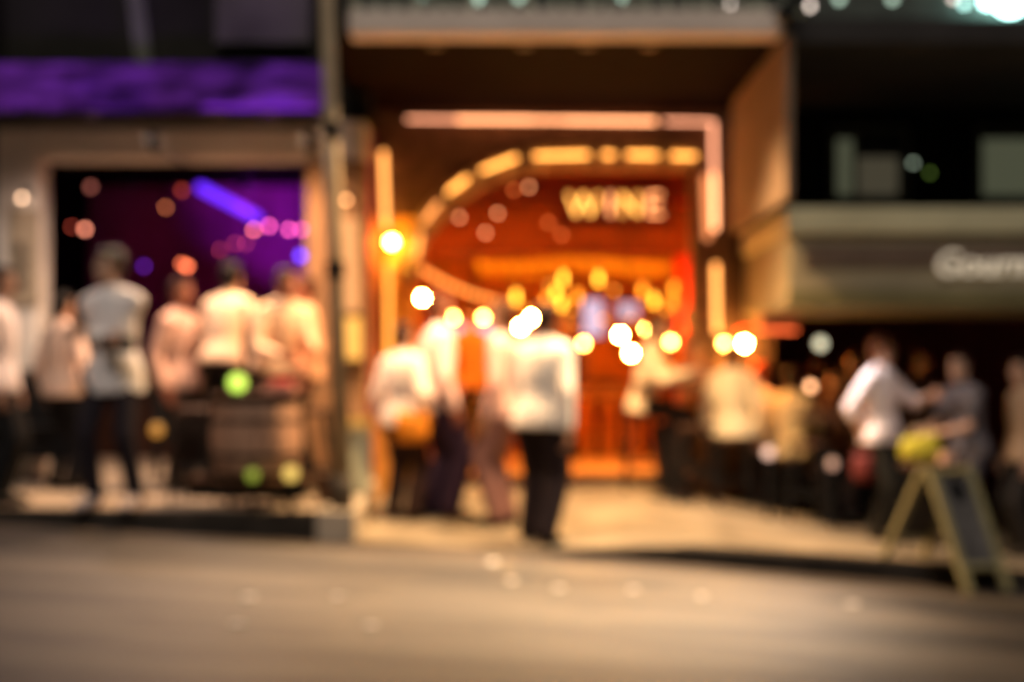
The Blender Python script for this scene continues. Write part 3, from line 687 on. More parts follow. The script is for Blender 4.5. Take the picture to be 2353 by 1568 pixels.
# bar interior furniture
def box_thing(name, label, cat, px0, px1, py0, py1, d0, d1, m):
    pass
x0, x1 = X(1325, 17.2), X(1470, 17.2)
t = thing('bar_counter', 'orange timber bar counter with panelled front at the back', 'counter', ((x0 + x1) / 2, 17.4, zf + .002))
MB().bx(x0, x1, 17.25, 17.7, zf + .002, Z(886, 17.2)).build('body', M_owood, t)
MB().bx(x0 - .05, x1 + .05, 17.15, 17.8, Z(886, 17.2) + .001, Z(874, 17.2)).build('worktop', M_wood, t)
for i in range(4):
    xa = x0 + (x1 - x0) * (i + .12) / 4; xb = x0 + (x1 - x0) * (i + .88) / 4
    MB().bx(xa, xb, 17.225, 17.248, zf + .15, Z(900, 17.2)).build('panel', mat('orange_panel', (.75, .22, .02), .5, .25, 4), t)
# back shelf with bottles
x0, x1 = X(1035, 17.6), X(1165, 17.6)
t = thing('back_shelf', 'open shelf unit of amber bottles below the large screen', 'shelf', ((x0 + x1) / 2, 17.8, zf + .002))
zs = [Z(y, 17.6) for y in (985, 945, 905, 862)]
for z in zs: MB().bx(x0, x1, 17.6, 17.95, z - .03, z).build('shelf', M_owood, t)
for xx in (x0 - .04, x1): MB().bx(xx, xx + .04, 17.6, 17.95, zf + .002, zs[-1] + .2).build('side_panel', M_owood, t)
MB().bx(x0 - .04, x1 + .04, 17.951, 17.98, zf + .002, zs[-1] + .2).build('back_panel', mat('amber_back_glow', (.65, .28, .05), .6, emit=((1, .34, .03), .30)), t)  # glow added to the panel stands in for warm light behind bottles
M_bot = [mat('amber_glass', (.55, .24, .03), .15, .2, 5, spec=.6), mat('honey_glass', (.75, .45, .08), .15, .2, 5, spec=.6), mat('brown_glass', (.22, .07, .02), .15, .2, 5, spec=.6)]
def bottle(c, k, m, label, group):
    t = thing('bottle', label, 'bottle', c, group)
    MB().lathe(c, [(.034 * k, 0), (.036 * k, .01), (.036 * k, .15 * k), (.03 * k, .18 * k), (.014 * k, .21 * k), (.013 * k, .255 * k)], 14).build('glass', m, t, smooth=True)
    MB().lathe(c, [(.015 * k, .2555 * k), (.015 * k, .275 * k)], 10).build('cap', M_black, t)
rr = random.Random(5)
for zi, z in enumerate(zs):
    for i in range(7):
        mi = rr.randrange(3)
        bottle(Vector((x0 + .05 + i * (x1 - x0 - .1) / 6, 17.72, z + .001)), rr.uniform(.6, .72), M_bot[mi], ('amber bottle', 'honey coloured bottle', 'brown bottle')[mi] + ' standing on the back shelf unit', ('amber bottles', 'honey bottles', 'brown bottles')[mi] + ' on the back shelf')
# screens
def screen(px0, px1, py0, py1, d, m, label):
    c = P((px0 + px1) / 2, (py0 + py1) / 2, d); t = thing('screen', label, 'screen', c)
    x0, x1, z0, z1 = X(px0, d), X(px1, d), Z(py1, d), Z(py0, d)
    MB().bx(x0 - .02, x1 + .02, d + .004, d + .05, z0 - .02, z1 + .02).build('casing', M_black, t)
    MB().bx(x0, x1, d, d + .003, z0, z1).build('display', m, t)
    MB().limb((c.x, d + .04, z1), (c.x, d + .04, zc), .015, .015, 8).build('mount', M_black, t)
screen(1045, 1140, 745, 815, 17.55, emis('screen_bright', (.80, .74, 1), .5), 'large pale lavender screen behind the two people talking')
screen(1340, 1385, 690, 772, 17.4, emis('screen_mid', (.74, .66, .95), .45), 'tall narrow lavender screen at the back of the bar')
screen(1418, 1466, 696, 732, 17.4, emis('screen_low', (.74, .64, .9), .38), 'small lavender screen at the right of the back wall')
# wall shelves with bottles, and more small warm bulbs
for (xa, xb, py, dd) in ((1175, 1320, 800, 19.0), (1175, 1320, 870, 19.0), (1480, 1600, 800, 19.0), (1175, 1320, 940, 19.0)):
    x0, x1, zz = X(xa, dd), X(xb, dd), Z(py, dd)
    t = thing('wall_shelf', 'orange wall shelf holding a row of bottles on the back wall, ' + {1175: {800: 'top of three', 870: 'middle of three', 940: 'lowest of three'}, 1480: {800: 'near the red pillar'}}[xa][py], 'shelf', ((x0 + x1) / 2, 19.2, zz))
    MB().bx(x0, x1, 19.0, BY - .003, zz - .03, zz).build('board', M_owood, t)
    for xx in (x0 + .1, x1 - .13): MB().bx(xx, xx + .03, 19.1, BY - .003, zz - .12, zz - .031).build('bracket', M_black, t)
    n_ = int((x1 - x0) / .11)
    for i in range(n_):
        mi = rr.randrange(3); bottle(Vector((x0 + .06 + i * .11, 19.15, zz + .001)), rr.uniform(.8, 1.05), M_bot[mi], ('amber bottle', 'honey coloured bottle', 'brown bottle')[mi] + ' standing on a wall shelf at the back', ('amber bottles', 'honey bottles', 'brown bottles')[mi] + ' on the wall shelves')
for px, py, d in ((1210, 712, 17.5), (1312, 712, 17.3), (1410, 668, 17.0), (1262, 655, 17.6), (1530, 712, 16.8), (1075, 900, 16.0), (1130, 905, 16.2), (1180, 850, 17.0), (1385, 735, 17.0), (1450, 735, 17.2), (1590, 745, 15.4)):
    hang_lamp(px, py, d, .026, emis('ember_glow', (1, .32, .03), 2.8), 'dim ember coloured bulb hanging low among the bar tables', 'ember coloured bulbs')
for px, d in ((1345, 16.7), (1400, 16.7), (1452, 16.7), (1080, 15.2), (1120, 15.0)):
    stool(X(px, d), d, .74, 'dark bar stool standing inside the bar', z0=zf + .002, group='stools inside the bar')
# red pillar
t = thing('pillar', 'glossy red pillar at the right side of the bar', 'pillar', (X(1580, 15.9), 15.9, zf + .002))
MB().bx(X(1556, 15.9), X(1625, 15.9), 15.76, 16.1, zf + .05, zc - .05).build('shaft', mat('red_paint', (.80, .04, .008), .4, .15, 3), t, bevel=.02)
MB().bx(X(1550, 15.9), X(1631, 15.9), 15.72, 16.14, zf + .002, zf + .049).build('plinth', M_darkred, t)
MB().bx(X(1550, 15.9), X(1631, 15.9), 15.765, 16.14, zc - .049, zc - .002).build('capital', M_darkred, t)
# bunting
t = thing('bunting', 'yellow pennant bunting strung across under the dark red header', 'bunting', P(1315, 640, 15.55))
q = MB(); n = 26; pa = []
for i in range(n + 1): f = i / n; pa.append(P(1092 + 452 * f, 596 + 5 * math.sin(f * 9), 15.5))
MB().tube(pa, .005, 6).build('cord', M_black, t)
M_fl = [mat('yellow_pennant', (.75, .42, .03), .8, .1, 4), mat('gold_pennant', (.60, .26, .02), .8, .1, 4)]
for i in range(n):
    a, c_ = pa[i], pa[i + 1]; tip = (a + c_) / 2 + Vector((.04, 0, -.21)); o_ = Vector((0, .008, 0))
    MB().add([a, c_, tip, a + o_, c_ + o_, tip + o_], [(0, 1, 2), (5, 4, 3), (0, 3, 4, 1), (1, 4, 5, 2), (2, 5, 3, 0)]).build('pennant', M_fl[i % 2], t)
MB().limb(pa[0], Vector((BX0, 15.5, pa[0].z + .1)), .005, .005, 6).build('cord', M_black, t); MB().limb(pa[-1], Vector((BX1, 15.5, pa[-1].z + .1)), .005, .005, 6).build('cord', M_black, t)
# tables in and beside the bar
tz1 = high_table(1540, 12.7, 1.02, .32, 'dark high table with the cream shirted drinker leaning on it')
tz2 = high_table(1780, 13.3, .92, .30, 'dark high table before the pink shirted and yellow shirted drinkers')
tz3 = high_table(1895, 12.6, .95, .30, 'black high table left of the pale pink shirted person')
for px, d, lab in ((1600, 12.4, 'dark bar stool right of the cream shirted drinker'), (1850, 12.3, 'dark bar stool left of the black high table'), (1940, 12.9, 'dark bar stool behind the pale pink shirted person')):
    stool(X(px, d), d, .7, lab)
table_lamp(1862, 888, 12.6, .032, E_o, tz3, 'peach glowing ball lamp on the black high table')
lantern(1765, 1040, 12.2, .045, emis('pink_candle', (1, .60, .46), .8), 'pinkish glowing lantern on the pavement near the bar corner')
lantern(1912, 1066, 12.0, .04, emis('dusky_candle', (.8, .42, .3), .5), 'dusky pink lantern on the pavement before the black table')
# red lamp shade / strip under the fascia
t = thing('heater', 'long reddish heater hanging under the left end of the fascia', 'heater', P(1790, 740, 13.0))
MB().bx(X(1740, 13), X(1832, 13), 12.9, 13.1, Z(758, 13), Z(722, 13)).build('casing', mat('copper_case', (.55, .20, .12), .5, .2, 5), t, bevel=.02)
MB().bx(X(1745, 13), X(1827, 13), 12.93, 13.07, Z(762, 13), Z(758, 13) - .001).build('element', emis('heater_glow', (1, .13, .03), 2), t)
for px in (1755, 1815): MB().limb(P(px, 724, 13), Vector((X(px, 13), 13, Z(702, DG) + .01)), .008, .008, 6).build('hanger', M_black, t)
t = thing('lamp_shade', 'small red dome shade above the bright globe by the fascia corner', 'lamp shade', P(1706, 745, 13.5))
MB().lathe(P(1706, 768, 13.5), [(.12, 0), (.115, .04), (.08, .085), (.02, .105)], 20).build('dome', mat('red_enamel', (.85, .05, .01), .4, emit=((1, .05, .01), .4)), t, smooth=True)
MB().limb(P(1706, 740, 13.5), Vector((X(1706, 13.5), 13.5, Z(540, DG))), .006, .006, 6).build('cord', M_black, t)

# sandwich board
phi = R(38); hx = Vector((math.cos(phi), math.sin(phi), 0)); nn = Vector((math.sin(phi), -math.cos(phi), 0))
topc = P(2128, 1075, 10.02); zr_ = road_z(topc.x)
t = thing('sandwich_board', 'olive yellow framed sandwich board with grey chalk panel at the kerb', 'sign', (topc.x, topc.y, zr_))
M_olive = mat('olive_frame', (.34, .30, .15), .6, .25, 5); M_chalk = mat('chalk_panel', (.12, .112, .108), .8, .5, 9)
wdt = .46; Ht = topc.z
def leaf(sgn, spread, z_foot_fn):
    a0, a1 = topc, topc + hx * wdt
    f0 = topc + nn * spread * sgn; f1 = a1 + nn * spread * sgn
    f0.z = z_foot_fn(f0) + .012; f1.z = z_foot_fn(f1) + .012
    off = nn * sgn * .022
    for a, f in ((a0, f0), (a1, f1)):
        dr = (f - a).normalized(); MB().box((a + f) / 2 + off, (.075, .035, (f - a).length), Matrix((hx, dr.cross(hx), dr)).transposed()).build('leg', M_olive, t, bevel=.004)
    for k in (.04, .80):
        p0 = a0.lerp(f0, k) + off; p1 = a1.lerp(f1, k) + off; MB().limb(p0 + hx * .03, p1 - hx * .03, .022, .022, 8).build('rail', M_olive, t)
    p = [a0.lerp(f0, .08) + hx * .034, a1.lerp(f1, .08) - hx * .034, a1.lerp(f1, .78) - hx * .034, a0.lerp(f0, .78) + hx * .034]
    MB().add([x_ + off * .8 for x_ in p] + [x_ + off * 1.2 for x_ in p], [(0, 1, 2, 3), (7, 6, 5, 4), (0, 4, 5, 1), (1, 5, 6, 2), (2, 6, 7, 3), (3, 7, 4, 0)]).build('chalk_panel', M_chalk, t)
    if sgn > 0:
        cc = a0.lerp(f0, .2) + hx * wdt * .5 + off * 1.25
        dr = (f0 - a0).normalized(); q = MB(); nrm = hx.cross(dr).normalized() * .006
        q.loft([(cc - nrm, hx * .09, dr * .09), (cc + nrm, hx * .09, dr * .09)], 20); q.build('emblem', M_black, t)
leaf(1, .33, lambda p: road_z(p.x)); leaf(-1, .33, lambda p: pave_z(p.x, max(p.y, KY)) + .012 if p.y > KY else road_z(p.x))
MB().limb(topc, topc + hx * wdt, .012, .012, 8).build('hinge', M_black, t)
# stool with yellow bag behind it
sx_, sy_ = X(2118, 10.85), 10.85
sz = stool(sx_, sy_, Z(1064, 10.85) - pave_z(sx_, sy_), 'dark stool carrying the yellow bag behind the sandwich board')
t = thing('bag', 'bright yellow green bag lying on the stool behind the sandwich board', 'bag', (sx_, sy_, sz))
MB().loft([((sx_, sy_, sz + .001), Vector((.14, 0, 0)), Vector((0, .08, 0))), ((sx_ - .01, sy_, sz + .08), Vector((.165, 0, .01)), Vector((0, .095, 0))), ((sx_ - .02, sy_, sz + .16), Vector((.14, 0, .015)), Vector((0, .06, 0))), ((sx_ - .02, sy_, sz + .20), Vector((.12, 0, .02)), Vector((0, .025, 0)))], 18).build('body', mat('yellow_cloth', (.50, .46, .05), .7, .15, 6), t, smooth=True)
MB().tube([Vector((sx_ - .02 + .08 * math.cos(a), sy_ - .01, sz + .19 + .07 * math.sin(a))) for a in [math.pi * i / 8 for i in range(9)]], .007, 6).build('handle', mat('cream_strap', (.6, .5, .35), .7), t)
t = thing('folder', 'pale pink folded paper beside the yellow bag on the stool', 'paper', (sx_ + .15, sy_ - .06, sz + .002))
MB().box((sx_ + .14, sy_ - .06, sz + .012), (.10, .2, .02), Matrix.Rotation(.3, 3, 'Z')).build('cover', mat('pink_paper', (.65, .42, .34), .7, .1, 6), t)
MB().box((sx_ + .14, sy_ - .06, sz + .05), (.09, .16, .05), Matrix.Rotation(.4, 3, 'Z')).build('stack', mat('pink_paper', (.65, .42, .34), .7, .1, 6), t)

for px, py in ((570, 1370), (777, 1368), (1132, 1290), (1455, 1352), (1610, 1368), (1285, 1350), (1175, 1332), (1958, 1386), (545, 1430), (850, 1434)):  # glints on the road, imitated by flat pale scraps
    d = 9.0
    for _ in range(20): d = (CAM_H - road_z(X(px, d)) - .012) * F / (py - 870)
    c = Vector((X(px, d), d, road_z(X(px, d)) + (.004 if d < KY - .42 else -.012))); q = MB(); k = ra.uniform(.030, .040)
    q.ball(c + Vector((0, 0, k * .12)), k, k * .8, k * .12, 9, 5); 
    for v in q.v: v += Vector((ra.uniform(-1, 1), ra.uniform(-1, 1), ra.uniform(-.2, .2))) * k * .25
    t = tag(q.build('glint_scrap', mat('glint_white', (.85, .82, .76), .8, .05, 9)), 'tiny pale scrap standing in for a glint on the dark road', 'glint', 'pale scraps for glints on the road')

# ------------------------------------------------------------------ people
def remesh(mb, voxel, it=4):
    me = mb.data('tmp', []); o = bpy.data.objects.new('tmp', me); COL.objects.link(o)
    r = o.modifiers.new('r', 'REMESH'); r.mode = 'VOXEL'; r.voxel_size = voxel
    s = o.modifiers.new('s', 'SMOOTH'); s.factor = .5; s.iterations = it
    dg = bpy.context.evaluated_depsgraph_get(); out = bpy.data.meshes.new_from_object(o.evaluated_get(dg))
    bpy.data.objects.remove(o); bpy.data.meshes.remove(me); return out

def ik(a, t, l1, l2, pole):
    d = t - a; L = min(d.length, (l1 + l2) * .995); L = max(L, abs(l1 - l2) + .02); u = d.normalized(); t = a + u * L
    x = (l1 * l1 - l2 * l2 + L * L) / (2 * L); h = math.sqrt(max(0, l1 * l1 - x * x))
    p = pole - u * pole.dot(u)
    if p.length < 1e-4: p = u.orthogonal()
    return a + u * x + p.normalized() * h, t

SKIN = {}
def skin_mat(k): 
    cols = {'fair': (.56, .34, .24), 'tan': (.40, .21, .13), 'warm': (.48, .27, .18), 'red': (.34, .13, .08)}
    return mat('skin_' + k, cols[k], .55, .08, 12)
M_eye = mat('eye_white', (.45, .43, .40), .3, .05, 4); M_iris = mat('eye_dark', (.02, .014, .01), .2, .1, 4); M_lip = mat('lip', (.35, .10, .08), .5, .1, 4)

def person(label, px, d, top_py=None, height=None, yaw=0, lean=0, tilt=0, shirt=(.7, .6, .52), trousers=(.03, .027, .03), skin='warm', hair=(.02, .014, .01), shoes=(.03, .025, .02),
           hands=None, feet=None, seat=None, short=False, head_yaw=0, head_pitch=0, long_hair=False, wide=1.0, shirt_len=.10, baggy=1.0, sleeve=.93, base_z=None, apart=None, group=None, skirt=False):
    x = X(px, d); gz = (pave_z(x, d) + .006) if base_z is None else base_z
    if height is None: height = Z(top_py, d) - gz
    k = height / 1.75
    ph = .93 if seat is None else seat / k + .09
    V = Vector
    Pv = V((0, 0, ph)); la, ti = R(lean), R(tilt)
    up = V((math.sin(ti), -math.sin(la), math.cos(la) * math.cos(ti))).normalized(); rt = V((1, 0, 0)); rt = (rt - up * rt.dot(up)).normalized(); fw = up.cross(rt) * -1
    if fw.y > 0: fw = -fw
    sp = lambda h, f=0.0: Pv + up * h + fw * f
    hands = hands or {}; feet = feet or {}
    J = {}
    for s in (1, -1):
        sh = sp(.455) + rt * s * .172 * wide
        tw = hands.get(s)
        tw = sh + V((s * .07, -.04, -.53)) if tw is None else V(tw)
        el_, wr = ik(sh, tw, .30, .26, V((s * .5, .8, -.3)))
        hip = Pv + rt * s * .095 * wide + V((0, 0, -.03))
        ft = V(feet.get(s, (s * .10, 0, .09))) if seat is None else V(feet.get(s, (s * .12, -.38, max(.09, ph - .55))))
        kn, an = ik(hip, ft, .43, .42, V((s * .12, -1, .15)))
        J[s] = (sh, el_, wr, hip, kn, an)
    hy_, hp = R(head_yaw), R(head_pitch)
    neck = sp(.545); hup = (V((up.x * .5, up.y * .5, 1))).normalized()
    hc = neck + hup * .155 + V((0, -.015, 0))
    HR = Matrix.Rotation(hy_, 3, 'Z') @ Matrix.Rotation(hp, 3, 'X')
    hv = lambda a, b_, c_: hc + HR @ V((a, b_, c_))
    def torso(q, e, lo=-.06, hi=True):
        rg = [(-.09, .10, .08), (-.04, .155, .105), (.0, .168, .112), (.14, .142, .098), (.30, .162, .112), (.42, .168, .105), (.49, .150, .085), (.535, .075, .065)]
        rs = []
        for h, a, c_ in rg:
            if h < lo: continue
            e2 = e + (.020 if e and h < .1 else 0); rs.append((sp(h), rt * (a * wide + e2), fw * (c_ * (.6 + .4 * wide) + e2)))
        q.loft(rs, 20)
        for s in (1, -1): q.limb(sp(.465), J[s][0], .075 + e, .054 + e, 12); q.limb(sp(.535), J[s][0] + up * .012, .045 + e, .042 + e, 12)
    # --- skin body
    q = MB(); torso(q, 0)
    q.limb(sp(.50), neck + hup * .08, .058, .052, 14)
    rs = []
    for z, rx, ry, oy in ((-.118, .028, .03, -.055), (-.105, .046, .05, -.042), (-.075, .058, .075, -.02), (-.04, .066, .088, -.008), (0, .073, .095, 0), (.04, .076, .098, .004), (.075, .071, .09, .008), (.10, .055, .068, .01), (.115, .03, .036, .01)):
        rs.append((hv(0, oy, z), HR @ V((rx, 0, 0)), HR @ V((0, ry, 0))))
    q.loft(rs, 20)
    q.limb(hv(0, -.094, .012), hv(0, -.112, -.028), .009, .014, 10)
    for s in (1, -1): q.ball(hv(s * .077, .008, -.01), .010, .020, .031, 10, 7)
    for s in (1, -1):
        sh, e_, wr, hip, kn, an = J[s]
        q.limb(sh, e_, .053, .041, 14, (.4, .050)); q.limb(e_, wr, .042, .028, 14, (.3, .042))
        q.limb(hip, kn, .085 * (.5 + .5 * wide), .056, 16, (.4, .075)); q.limb(kn, an, .056, .038, 14, (.35, .056))
        q.limb(an, an - V((0, -.01, .045)), .036, .03, 10)
    me = remesh(q, .011)
    B = MB(); B.mesh(me); bpy.data.meshes.remove(me)
    for s in (1, -1):                    # hands: palm, four fingers, thumb
        sh, e_, wr, *_ = J[s]
        ax = (wr - e_).normalized(); inn = V((-s, 0, 0)); inn = inn - ax * inn.dot(ax)
        if inn.length < .2: inn = V((0, 0, -1)) - ax * ax.dot(V((0, 0, -1)))
        inn.normalize(); sd = ax.cross(inn).normalized()       # thumb side
        if sd.y > 0: sd = -sd
        B.loft([(wr - ax * .01, sd * .026, inn * .020), (wr + ax * .03, sd * .036, inn * .017), (wr + ax * .085, sd * .042, inn * .014), (wr + ax * .098, sd * .036, inn * .010)], 14)
        for i, fl in enumerate((.068, .078, .072, .056)):
            b0 = wr + ax * .09 + sd * (.031 - .0205 * i); m1 = b0 + ax * fl * .5 + inn * .008; m2 = m1 + ax * fl * .32 + inn * .022; m3 = m2 + ax * fl * .12 + inn * .022
            B.limb(b0, m1, .0092, .0085, 8); B.limb(m1, m2, .0085, .0078, 8); B.limb(m2, m3, .0078, .0068, 8)
        t0 = wr + ax * .03 + sd * .030; t1 = t0 + ax * .032 + sd * .022 + inn * .012; t2 = t1 + ax * .032 + sd * .004 + inn * .012
        B.limb(t0, t1, .0125, .0105, 8); B.limb(t1, t2, .0105, .008, 8)
    B.mi = 1
    for s in (1, -1): B.ball(hv(s * .030, -.077, .010), .0120, n=10, k=7)
    B.mi = 2
    for s in (1, -1): B.ball(hv(s * .030, -.0855, .010), .0058, n=8, k=5)
    for s in (1, -1): B.limb(hv(s * .016, -.094, .034), hv(s * .046, -.084, .036), .0045, .003, 6)
    B.mi = 3
    B.limb(hv(-.02, -.088, -.060), hv(.02, -.088, -.060), .006, .006, 8)
    for v in B.v: v *= k
    root = thing('person', label, 'person', (x, d, gz), group, R(yaw))
    B.build('body', [skin_mat(skin), M_eye, M_iris, M_lip], root, smooth=True, local=True)
    def cm(nm, c_): return mat(nm + '_%d_%d_%d' % tuple(int(v * 255) for v in c_), c_, .85, .12, 14, .25)
    # --- shirt
    q = MB(); torso(q, .016, -.02)
    q.loft([(sp(.06), rt * (.172 * wide), fw * .128), (sp(0), rt * (.205 * wide), fw * .148), (sp(-shirt_len), rt * (.212 * wide), fw * .155)], 24)
    for s in (1, -1):
        sh, e_, wr, *_ = J[s]
        if short: q.limb(sh, sh.lerp(e_, .68), .067, .063, 14)
        else: q.limb(sh, e_, .066, .055, 14); q.limb(e_, e_.lerp(wr, sleeve), .056, .056 - .013 * sleeve, 14)
    q.loft([(sp(.52), rt * .075, fw * .068), (neck + hup * .035, rt * .066, fw * .062)], 14)
    for v in q.v: v *= k
    me = remesh(q, .014 * k, 3)
    o = MB().mesh(me).build('shirt', cm('shirt', shirt), root, smooth=True, local=True); bpy.data.meshes.remove(me)
    # --- trousers
    q = MB(); q.loft([(sp(-.10), rt * .12 * wide, fw * .10), (sp(-.04), rt * (.17 * wide), fw * .121), (sp(.0), rt * (.178 * wide), fw * .124), (sp(.10), rt * (.155 * wide), fw * .112)], 20)
    for s in (1, -1):
        sh, e_, wr, hip, kn, an = J[s]
        q.limb(hip, kn, .10 * (.5 + .5 * wide) * (.5 + .5 * baggy), .074 * baggy, 16); q.limb(kn, an + V((0, 0, -.01 + .03 * (baggy - 1))), .074 * baggy, .062 * baggy, 16)
    for v in q.v: v *= k
    me = remesh(q, .014 * k, 3)
    MB().mesh(me).build('trousers', cm('trousers', trousers), root, smooth=True, local=True); bpy.data.meshes.remove(me)
    # --- shoes
    for s in (1, -1):
        an = J[s][5]; q = MB(); f = V((s * .12, -1, 0)).normalized(); r_ = V((1, s * .12, 0)).normalized(); b0 = an + V((0, 0, -.085))
        q.loft([(b0 - f * .06 + V((0, 0, .035)), r_ * .028, V((0, 0, .03))), (b0 - f * .035 + V((0, 0, .05)), r_ * .04, V((0, 0, .05))), (b0 + f * .03 + V((0, 0, .052)), r_ * .042, V((0, 0, .052))), (b0 + f * .11 + V((0, 0, .034)), r_ * .05, V((0, 0, .034))), (b0 + f * .17 + V((0, 0, .026)), r_ * .043, V((0, 0, .026))), (b0 + f * .20 + V((0, 0, .018)), r_ * .02, V((0, 0, .016)))], 16)
        for v in q.v: v *= k
        q.build('shoe', cm('shoe', shoes), root, smooth=True, local=True)
    # --- hair
    q = MB()
    q.ball(hv(0, .022, .045), .084, .092, .085, 18, 11, HR)
    q.ball(hv(0, .045, -.02), .078, .068, .085, 18, 9, HR); q.ball(hv(0, -.030, .088), .068, .066, .036, 16, 9, HR)
    for s in (1, -1): q.ball(hv(s * .070, .01, .03), .014, .05, .05, 10, 7, HR)
    if long_hair: q.loft([(hv(0, .05, .02), HR @ V((.085, 0, 0)), HR @ V((0, .06, 0))), (hv(0, .075, -.12), HR @ V((.09, 0, 0)), HR @ V((0, .05, 0))), (hv(0, .09, -.25), HR @ V((.075, 0, 0)), HR @ V((0, .035, 0)))], 16)
    for v in q.v: v *= k
    me = remesh(q, .012 * k, 2)
    MB().mesh(me).build('hair', mat('hair_%d' % int(hair[0] * 1000), hair, .5, .3, 30, .4, stretch=(3, 3, .5)), root, smooth=True, local=True); bpy.data.meshes.remove(me)
    Rz = Matrix.Rotation(R(yaw), 3, 'Z')
    return {s: V((x, d, gz)) + Rz @ (J[s][2] * k) for s in (1, -1)}

def carry_bag(c, w_, h_, m, name, label, hold):
    t = thing('bag', label, 'bag', Vector((c[0], c[1], c[2] - h_ / 2))); c = Vector(c)
    MB().loft([(c + Vector((0, 0, -h_ / 2)), Vector((w_ * .46, 0, 0)), Vector((0, .06, 0))), (c + Vector((0, 0, -h_ * .2)), Vector((w_ * .52, 0, 0)), Vector((0, .075, 0))), (c + Vector((0, 0, h_ * .25)), Vector((w_ * .48, 0, 0)), Vector((0, .05, 0))), (c + Vector((0, 0, h_ / 2)), Vector((w_ * .44, 0, 0)), Vector((0, .025, 0)))], 18).build('body', m, t, smooth=True)
    top_ = c + Vector((0, 0, h_ * .46)); hold = Vector(hold)
    MB().tube([top_ - Vector((w_ * .25, 0, 0)), hold - Vector((.03, 0, 0)), hold + Vector((.03, 0, 0)), top_ + Vector((w_ * .25, 0, 0))], .007, 6).build('handle', m, t)

# left group
person('person in a white shirt cut off by the left edge of the picture', -4, 10.4, 612, yaw=95, shirt=(.85, .76, .74), trousers=(.012, .012, .013))
person('person in a pale peach shirt with dark trousers, left of the grey shirted person', 142, 11.5, 672, yaw=150, shirt=(.80, .58, .46), trousers=(.008, .008, .010), hair=(.008, .007, .006), wide=.98, hands={-1: (-.22, -.22, 1.0)})
hd = person('tall person in a light grey shirt and dark trousers standing with folded arms', 262, 10.34, 572, yaw=-14, shirt=(.86, .82, .82), trousers=(.020, .016, .022), shoes=(.62, .52, .50), skin='fair', hair=(.012, .01, .009), head_yaw=-35, tilt=-2,
       hands={1: (-.09, -.185, 1.17), -1: (.09, -.225, 1.13)}, feet={-1: (-.11, -.06, .09), 1: (.15, .02, .09)}, wide=1.0, shirt_len=.16)
t = thing('pouch', 'small dark pouch held against the grey shirt under folded arms', 'pouch', P(266, 808, 10.08))
MB().box(P(268, 790, 10.08), (.25, .035, .11), Matrix.Rotation(.05, 3, 'Y')).build('body', mat('charcoal_cloth', (.03, .034, .03), .8, .2, 8), t, bevel=.012)
MB().box(P(268, 780, 10.058), (.23, .006, .012), Matrix.Rotation(.05, 3, 'Y')).build('flap', M_black, t)
person('person in a dull pink shirt and dark trousers right of the grey shirted person', 412, 11.5, 640, yaw=62, shirt=(.56, .35, .28), trousers=(.03, .02, .016), skin='red', hair=(.03, .012, .01), hands={1: (.14, -.30, 1.12)}, wide=.92)
person('person in a cream shirt with dark hair behind the left side of the barrel table', 508, 11.32, 596, base_z=STEP + .004, yaw=160, shirt=(.84, .60, .42), trousers=(.012, .009, .008), hair=(.010, .007, .007), shirt_len=.04, lean=14, wide=.98, hands={1: (.20, -.36, 1.08), -1: (-.2, -.34, 1.08)})
person('person in a peach shirt leaning on the right side of the barrel table', 630, 11.22, 612, base_z=STEP + .004, yaw=35, shirt=(.86, .60, .42), trousers=(.02, .012, .010), skin='red', shirt_len=.04, hair=(.02, .01, .008), lean=20, wide=1.04, hands={1: (.10, -.46, 1.08), -1: (-.18, -.44, 1.0)})
person('person in an orange shirt half hidden by the steel pole', 704, 11.5, 634, base_z=STEP + .004, yaw=-70, shirt=(.62, .34, .20), trousers=(.015, .010, .009), skin='red', hair=(.06, .02, .01), wide=.92)
# centre group
hd = person('person in a white top holding an orange bag at the edge of the bar', 924, 11.2, 742, yaw=150, shirt=(.86, .74, .64), trousers=(.03, .014, .011), skin='fair', hair=(.05, .018, .01), hands={-1: (-.22, -.10, .94)}, wide=.98, baggy=1.25)
carry_bag((X(946, 11.05), 11.05, Z(982, 11.05)), .26, .24, mat('orange_bag', (.60, .20, .012), .6, .2, 5), 'bag', 'orange yellow bag hanging from the hand of the person in white', (hd[-1].x, hd[-1].y, hd[-1].z - .06))
person('person in a pale shirt and dark plum trousers facing right into the group', 1006, 11.35, 672, yaw=115, shirt=(.80, .60, .56), trousers=(.035, .017, .032), skin='red', hair=(.10, .03, .012), hands={1: (.12, -.10, 1.02)}, wide=.95, baggy=1.45, feet={1: (.11, .02, .09), -1: (-.11, -.05, .09)})
person('slim person in a dusky pink shirt and pinkish trousers facing left', 1156, 11.2, 692, yaw=-115, shirt=(.62, .40, .36), trousers=(.26, .13, .11), skin='warm', hair=(.07, .025, .01), hands={-1: (-.12, -.08, 1.04)}, wide=.85, baggy=1.15)
person('person in a bright white shirt and black trousers with his back turned, nearest the kerb', 1240, 10.5, 694, yaw=148, shirt=(.92, .82, .72), trousers=(.016, .009, .010), skin='tan', hair=(.04, .014, .01), wide=1.05, baggy=1.25, feet={1: (.13, -.06, .09), -1: (-.10, .08, .09)}, hands={-1: (-.25, .02, .84), 1: (.12, -.28, 1.02)}, lean=7)
